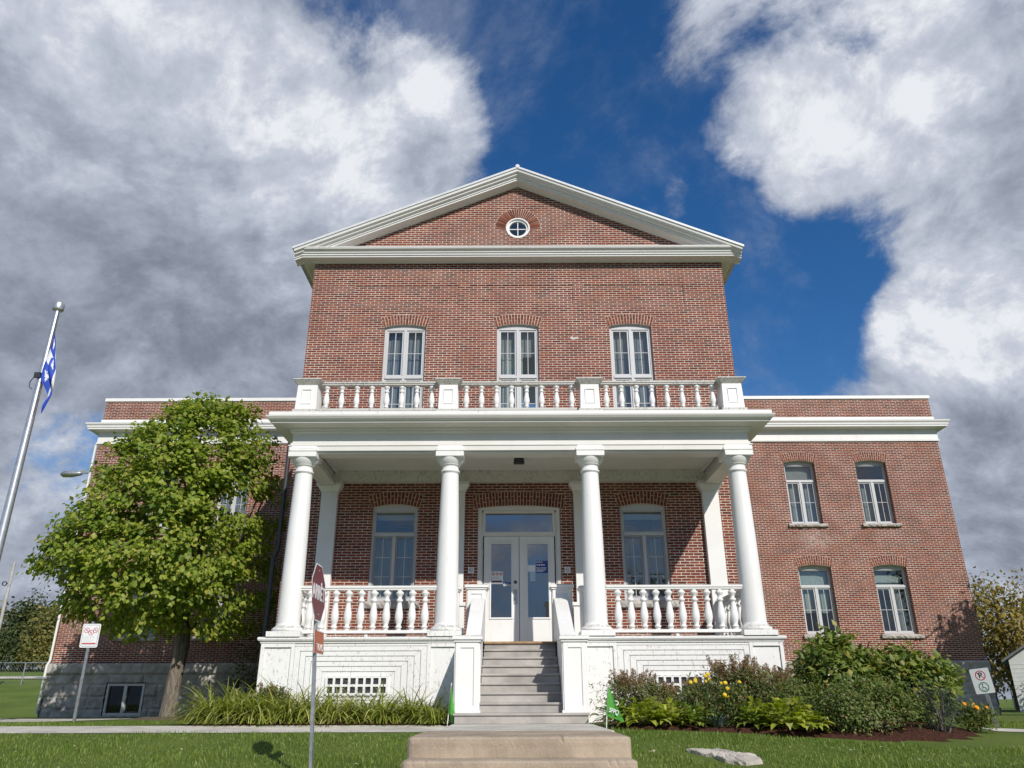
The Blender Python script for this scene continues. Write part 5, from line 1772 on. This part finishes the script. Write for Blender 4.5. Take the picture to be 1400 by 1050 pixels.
GST = plain('stem_green', (0.06, 0.10, 0.03), .7)
for (x, y, h, w, nf, col, seed, wd, nm) in ((2.62, -4.75, .72, .26, 7, YELLOW, 91, 'leafy plant with yellow flowers before the right vent', 'yellow_flower'), (3.02, -4.95, .58, .24, 7, YELLOW, 92, 'lower yellow flowered plant left of the tall astilbe', 'yellow_flower'), (6.42, -5.2, .36, .24, 7, ORANGE, 93, 'leafy plant with orange flowers near the parking sign', 'orange_flower')):
    (v, t), F_ = flower_plant(np.random.RandomState(seed), h, w, nf, col, .034)
    root = plant(nm, [('leaves', mesh_np('leaves', v, tris=t, mat=SPIRLEAF if seed == 93 else ASTG))], (x, y), wd, 'flower')
    o = F_.build('blooms', [col, GST], None, fix=False); o.parent = root
v, q = blades(60, np.random.RandomState(95), .06, .30, .04, .9, 5, .5)
plant('blue_grey_plant', [('leaves', mesh_np('leaves', v, quads=q, mat=mat_leaf('glaucous_leaf', (0.06, 0.09, 0.075), (0.14, 0.19, 0.165), None, .2)))], (2.78, -5.15), 'blue grey leaved tuft at the front edge below the yellow flowers', 'plant', None)

# ------------------------------------------------------------------ grass
rng = np.random.RandomState(77)
N = 150000
gx = rng.uniform(-10.5, 11.5, N); gy = rng.uniform(-8.6, -1.6, N)
keep = np.ones(N, bool)
keep &= ~((gy > -5.43) & (gy < -4.27) & (gx < 0)); keep &= ~((gx > 6.85) & (gy > -4.93) & (gy < -4.07))
keep &= ~((np.abs(gx) < 1.22) & (gy > -11)); keep &= ~((gx < 0) & (gx > -6.5) & (gy > -4.4))
keep &= ~((gx > -1) & (gx < 7.3) & (gy > np.interp(gx, [1.1, 2.2, 3.5, 4.6, 5.6, 6.5, 7.1, 7.3], [-5.05, -5.4, -5.8, -6.3, -6.6, -6.4, -5.7, -4.6])))
keep &= ~((gx > 1.75) & (gx < 2.72) & (gy < -6.8) & (gy > -7.7) & (gx + gy > -5.3))
keep &= ~((gx < -10.2) & (gy > -2.0))
gx, gy = gx[keep], gy[keep]; n = len(gx)
h = rng.uniform(.022, .052, n) * (1 + .5 * np.sin(gx * 2.1 + gy * 1.3) * np.sin(gy * 3.0 - gx)); w = rng.uniform(.006, .011, n)
az = rng.uniform(0, 6.283, n); ln = rng.uniform(.1, .9, n) * h
p0 = np.stack([gx, gy, ground_z(gx, gy) - .004], -1); s = np.stack([np.cos(az), np.sin(az), 0 * az], -1); d = np.stack([-np.sin(az), np.cos(az), 0 * az], -1)
mid = p0 + d * (ln * .35)[:, None] + np.array([0, 0, 1]) * (h * .6)[:, None]; tip = p0 + d * ln[:, None] + np.array([0, 0, 1]) * h[:, None]
V = np.stack([p0 - s * w[:, None] / 2, p0 + s * w[:, None] / 2, mid - s * w[:, None] * .4, mid + s * w[:, None] * .4, tip], 1).reshape(-1, 3)
k = np.arange(n)[:, None] * 5
Qd = k + np.array([[0, 1, 3, 2]]); Tr = k + np.array([[2, 3, 4]])
GRASS = mat_leaf('grass_blade', (0.105, 0.180, 0.026), (0.215, 0.295, 0.055), (0.36, 0.35, 0.13), .38, .55, .3)
tag(link('grass', mesh_np('grass', V, quads=Qd, tris=Tr, mat=GRASS)), 'short mown green grass of the front lawn', 'grass', kind='stuff')
n = 60
fxs = rng.uniform(-9, 9, n); fys = rng.uniform(-7.8, -5.6, n); ok = (np.abs(fxs) > 1.4); fxs, fys = fxs[ok], fys[ok]
v, t = leaves(np.stack([fxs, fys, ground_z(fxs, fys) + .045], -1), rng.normal(size=(len(fxs), 3)) * np.array([1, 1, .15]), np.tile([[0, 0, 1.0]], (len(fxs), 1)), rng.uniform(.03, .06, len(fxs)), rng.uniform(.02, .04, len(fxs)))
tag(link('fallen_leaves', mesh_np('fallen_leaves', v, tris=t, mat=plain('dry_leaf', (.45, .40, .30), .7, .3))), 'a few pale dry leaves scattered over the lawn', 'leaves', kind='stuff')

# ------------------------------------------------------------------ background
def tree_parts(seed, h, rx, crown0, size, n, n_per, mat, spread=.45, inner=.3):
    rg = np.random.RandomState(seed)
    c = np.array([0, 0, (h + crown0) / 2]); r = np.array([rx, rx, (h - crown0) / 2])
    C_, D_ = ellipsoid_clumps(c, r, n, rg, inner, -.9)
    v, t = leaf_clumps(C_, D_, n_per, spread, size, rg, .3, .7, .7)
    mb = MB(); mb.tube([(0, 0, -.5), (.05, 0, h * .25), (-.05, .05, h * .5), (0, 0, h * .85)], [h * .028, h * .022, h * .014, h * .004], 9)
    for k in range(16):
        q = C_[rg.randint(len(C_))]; limb(mb, (0, 0, rg.uniform(crown0 * .7 + .3, h * .6)), q, h * .008, h * .002, rg)
    return [('crown', mesh_np('crown', v, tris=t, mat=mat)), ('trunk', mb)]


def bg_tree(name, loc, parts, label, group=None, rz=0, sc=1.0, cat='tree'):
    root = empty(name, (loc[0], loc[1], gz(*loc) - .05)); tag(root, label, cat, group)
    for nm, m_ in parts:
        if isinstance(m_, MB):
            o = m_.build(nm, BARK, None); m_.me = o.data
        else:
            o = bpy.data.objects.new(nm, m_); COL.objects.link(o)
        o.parent = root
    root.rotation_euler.z = rz; root.scale = (sc,) * 3
    return root


OLIVE = mat_leaf('olive_autumn_leaf', (0.10, 0.11, 0.028), (0.24, 0.225, 0.06), (0.34, 0.27, 0.065), .35)
DARKG = mat_leaf('dark_tree_leaf', (0.035, 0.055, 0.018), (0.09, 0.115, 0.034), None, .3)
GOLD = mat_leaf('gold_leaf', (0.17, 0.125, 0.03), (0.38, 0.28, 0.065), (0.12, 0.125, 0.035), .38)
RUSSET = mat_leaf('russet_leaf', (0.10, 0.055, 0.028), (0.22, 0.13, 0.06), (0.12, 0.11, 0.035), .3)
bg_tree('autumn_tree', (-33.0, 46), tree_parts(101, 5.6, 2.6, .7, .30, 150, 26, OLIVE), 'olive autumn tree just left of the brick wing corner', 'trees beyond the left fence')
bg_tree('autumn_tree', (-36.5, 47), tree_parts(102, 5.0, 2.5, .6, .30, 140, 26, OLIVE), 'olive tree second from the wing, beyond the fence', 'trees beyond the left fence')
bg_tree('dark_tree', (-40.0, 49), tree_parts(103, 5.8, 2.0, .6, .28, 150, 26, DARKG), 'dark green tree near the left picture edge beyond the fence', 'trees beyond the left fence')
bg_tree('autumn_tree', (-44.5, 50), tree_parts(104, 5.4, 2.6, .6, .30, 140, 26, OLIVE), 'leftmost olive tree beyond the wire fence', 'trees beyond the left fence')
bg_tree('autumn_tree', (-29.5, 52), tree_parts(105, 6.0, 2.8, .7, .32, 150, 26, OLIVE), 'olive tree mostly hidden behind the brick wing', 'trees beyond the left fence')
bg_tree('golden_tree', (33.2, 38), tree_parts(106, 8.6, 3.2, .6, .28, 260, 24, GOLD, .5, .2), 'thin golden autumn tree between the brick wing and white garage')
bg_tree('russet_tree', (41.5, 48), tree_parts(107, 7.8, 3.0, 1.0, .26, 150, 18, RUSSET, .5, .2), 'russet half bare tree behind the white garage')
shrub('hedge_bush', (29.8, 29.2), (1.2, .9, .9), 70, 26, .16, DARKG, 'dark bush by the wire fence left of the garage', 'bush', seed=44, spread=.22, twigs=6)
shade = tree_parts(108, 7.1, 2.2, 2.9, .24, 220, 44, DARKG, .34)
bg_tree('street_tree', (17.8, 3.4), shade, 'leafy street tree standing right of the right wing', 'street trees round the lawn')
sm = [(nm, m_.me if isinstance(m_, MB) else m_) for nm, m_ in shade]
bg_tree('street_tree', (8.5, -34), sm, 'street tree across the road opposite the right windows', 'street trees round the lawn', 1.0, 1.25)
bg_tree('street_tree', (-16, -46), sm, 'street tree across the road far to the left', 'street trees round the lawn', 2.0, 1.1)
bg_tree('street_tree', (3.0, -52), sm, 'street tree across the road opposite the entrance', 'street trees round the lawn', 3.0, 1.0)

for k, (x, y, r, wd) in enumerate(((-31.0, 44, 1.7, 'low bush at the wing corner beyond the fence'), (-35.0, 44, 2.0, 'wide low bush below the second olive tree'), (-39.0, 45, 2.0, 'low bush below the dark green tree'), (-43.0, 46, 2.2, 'low bush at the left picture edge'), (-27.5, 47, 2.2, 'low bush hidden behind the brick wing'))):
    shrub('field_bush', (x, y), (r * 1.25, r * .7, 1.15), 90, 22, .24, OLIVE if k % 2 else DARKG, wd, 'bush', seed=120 + k, spread=.3, twigs=4, group='bushes beyond the left fence')
# white garage
GA = empty('garage', (28.4, 30, gz(28.4, 30)))
tag(GA, 'white gabled garage with grey roof at the right edge', 'garage')
gb0 = gz(30, 30) - .1
GWALL = plain('garage_siding', (0.66, 0.66, 0.63), .7, .06)
g0x, g1x, gy0, gy1 = 28.4, 35.4, 30.0, 40.0
mb = MB(); mb.prism([(g0x, gb0), (g1x, gb0), (g1x, 2.1), ((g0x + g1x) / 2, 4.3), (g0x, 2.1)], gy0, gy1); mb.build('wall', GWALL, GA)
mb = MB(); mx = (g0x + g1x) / 2
for s in (-1, 1):
    ex = mx + s * (mx - g0x + .35)
    mb.add([(q, y, z + dz) for y in (gy0 - .3, gy1 + .3) for (q, z, dz) in ((mx, 4.33, 0), (ex, 1.92, 0), (ex, 1.92, .14), (mx, 4.33, .14))], [(0, 1, 2, 3), (7, 6, 5, 4), (0, 4, 5, 1), (1, 5, 6, 2), (2, 6, 7, 3), (3, 7, 4, 0)])
mb.build('roof', plain('grey_shingle', (.16, .16, .165), .9, .2), GA)
mb = MB().box(31.6, 32.6, gy0 - .03, gy0 - .002, gb0, 1.35); mb.build('door', FRAME, GA, .01)
mb = MB()
for k in range(12):
    mb.box(g0x, g1x, gy0 - .012, gy0, gb0 + .22 * k + .21, gb0 + .22 * k + .22)
mb.build('siding_boards', GWALL, GA)
GA.rotation_euler.z = math.radians(-33)


def wire_fence(name, pts, h, label, posts=2.6):
    a, b = Vector(pts[0]), Vector(pts[1]); L = (b - a).length; n = max(2, int(L / posts))
    m_ = (a + b) / 2
    root = empty(name, (m_.x, m_.y, gz(m_.x, m_.y))); tag(root, label, 'fence')
    P = [(a + (b - a) * k / n) for k in range(n + 1)]
    for p in P:
        MB().tube([(p.x, p.y, gz(p.x, p.y) - .2), (p.x, p.y, gz(p.x, p.y) + h)], .035, 8).build('post', GALV, root)
    MB().tube([(p.x, p.y, gz(p.x, p.y) + h) for p in P], .028, 8).build('top_rail', GALV, root)
    V = []; F = []
    steps = int(L / .16)
    for k in range(steps):
        for sgn in (1, -1):
            t0 = k / steps; t1 = t0 + sgn * h / L * .9
            if not 0 <= t1 <= 1: continue
            p, q = a + (b - a) * t0, a + (b - a) * t1
            z0, z1 = gz(p.x, p.y), gz(q.x, q.y) + h; i = len(V)
            V += [(p.x, p.y, z0), (p.x + .006, p.y, z0 + .006), (q.x + .006, q.y, z1 + .006), (q.x, q.y, z1)]; F.append((i, i + 1, i + 2, i + 3))
    link('wire_mesh', mesh_np('wire_mesh', V, quads=F, mat=GALV), root)


wire_fence('wire_fence', ((-62, 28), (-16.5, 28)), 1.15, 'low chain link fence across the field left of the building')
wire_fence('wire_fence', ((26.5, 26), (44, 26)), 1.1, 'chain link fence before the white garage on the right')
sheet('path', -80, -18, 31.0, 32.3, 30, CONC, .05)

# lamps and poles
def street_lamp(x, y, h, d, label):
    b = gz(x, y); root = empty('street_lamp', (x, y, b)); tag(root, label, 'street lamp')
    MB().tube([(x, y, b - .3), (x, y, b + h - .4)], [.09, .06], 12).build('pole', GALV, root)
    MB().tube([(x, y, b + h - .5), (x + d * .25, y, b + h - .12), (x + d * .7, y, b + h), (x + d * 1.1, y, b + h - .02)], .035, 10).build('arm', GALV, root)
    mb = MB(); V = []; n = 12; sec = [(0, .06, .05), (.12, .10, .07), (.45, .17, .10), (.75, .16, .09), (.86, .06, .04)]
    for (t, ry, rz_) in sec:
        for k in range(n):
            a = 2 * math.pi * k / n
            V.append((x + d * (1.05 + t * .9), y + 1.3 * ry * math.cos(a), b + h - .02 + 1.5 * rz_ * math.sin(a) * (1 if math.sin(a) > 0 else 1.25) - t * .05))
    mb.add(V, [(i * n + k, i * n + (k + 1) % n, (i + 1) * n + (k + 1) % n, (i + 1) * n + k) for i in range(4) for k in range(n)] + [tuple(range(n)), tuple(range(4 * n, 5 * n))], 0, True)
    mb.build('lamp_head', GALV, root)


street_lamp(-20.3, 20, 10.65, -1.35, 'grey street lamp with curved arm above the left wing edge')
street_lamp(37.6, 43, 7.0, -1, 'slim street lamp behind the white garage on the right')
x, y = -25.95, 23.0; b = gz(x, y)
UP_ = empty('utility_pole', (x, y, b)); tag(UP_, 'pale leaning utility pole at the left edge below the flag', 'utility pole')
MB().tube([(x, y, b - .5), (x, y, 6.7)], [.09, .065], 12).build('pole', plain('weathered_pole', (.42, .40, .37), .9, .2), UP_)
mb = MB(); ring(mb, x - .26, 5.6, .09, .12, y - .03, y + .03, 18); mb.box(x - .16, x, y - .02, y + .02, 5.58, 5.62); mb.build('bracket', DKMETAL, UP_)
x, y = 36.6, 44.0; b = gz(x, y)
UP_ = empty('utility_pole', (x, y, b)); tag(UP_, 'thin grey utility pole rising behind the garage roof', 'utility pole')
MB().tube([(x, y, b - .5), (x, y, 5.6)], [.12, .08], 12).build('pole', plain('grey_pole', (.35, .35, .35), .9, .2), UP_)
MB().box(x - .6, x + .6, y - .05, y + .05, 5.0, 5.12).build('crossarm', plain('crossarm_wood', (.25, .22, .19), .9, .2), UP_)
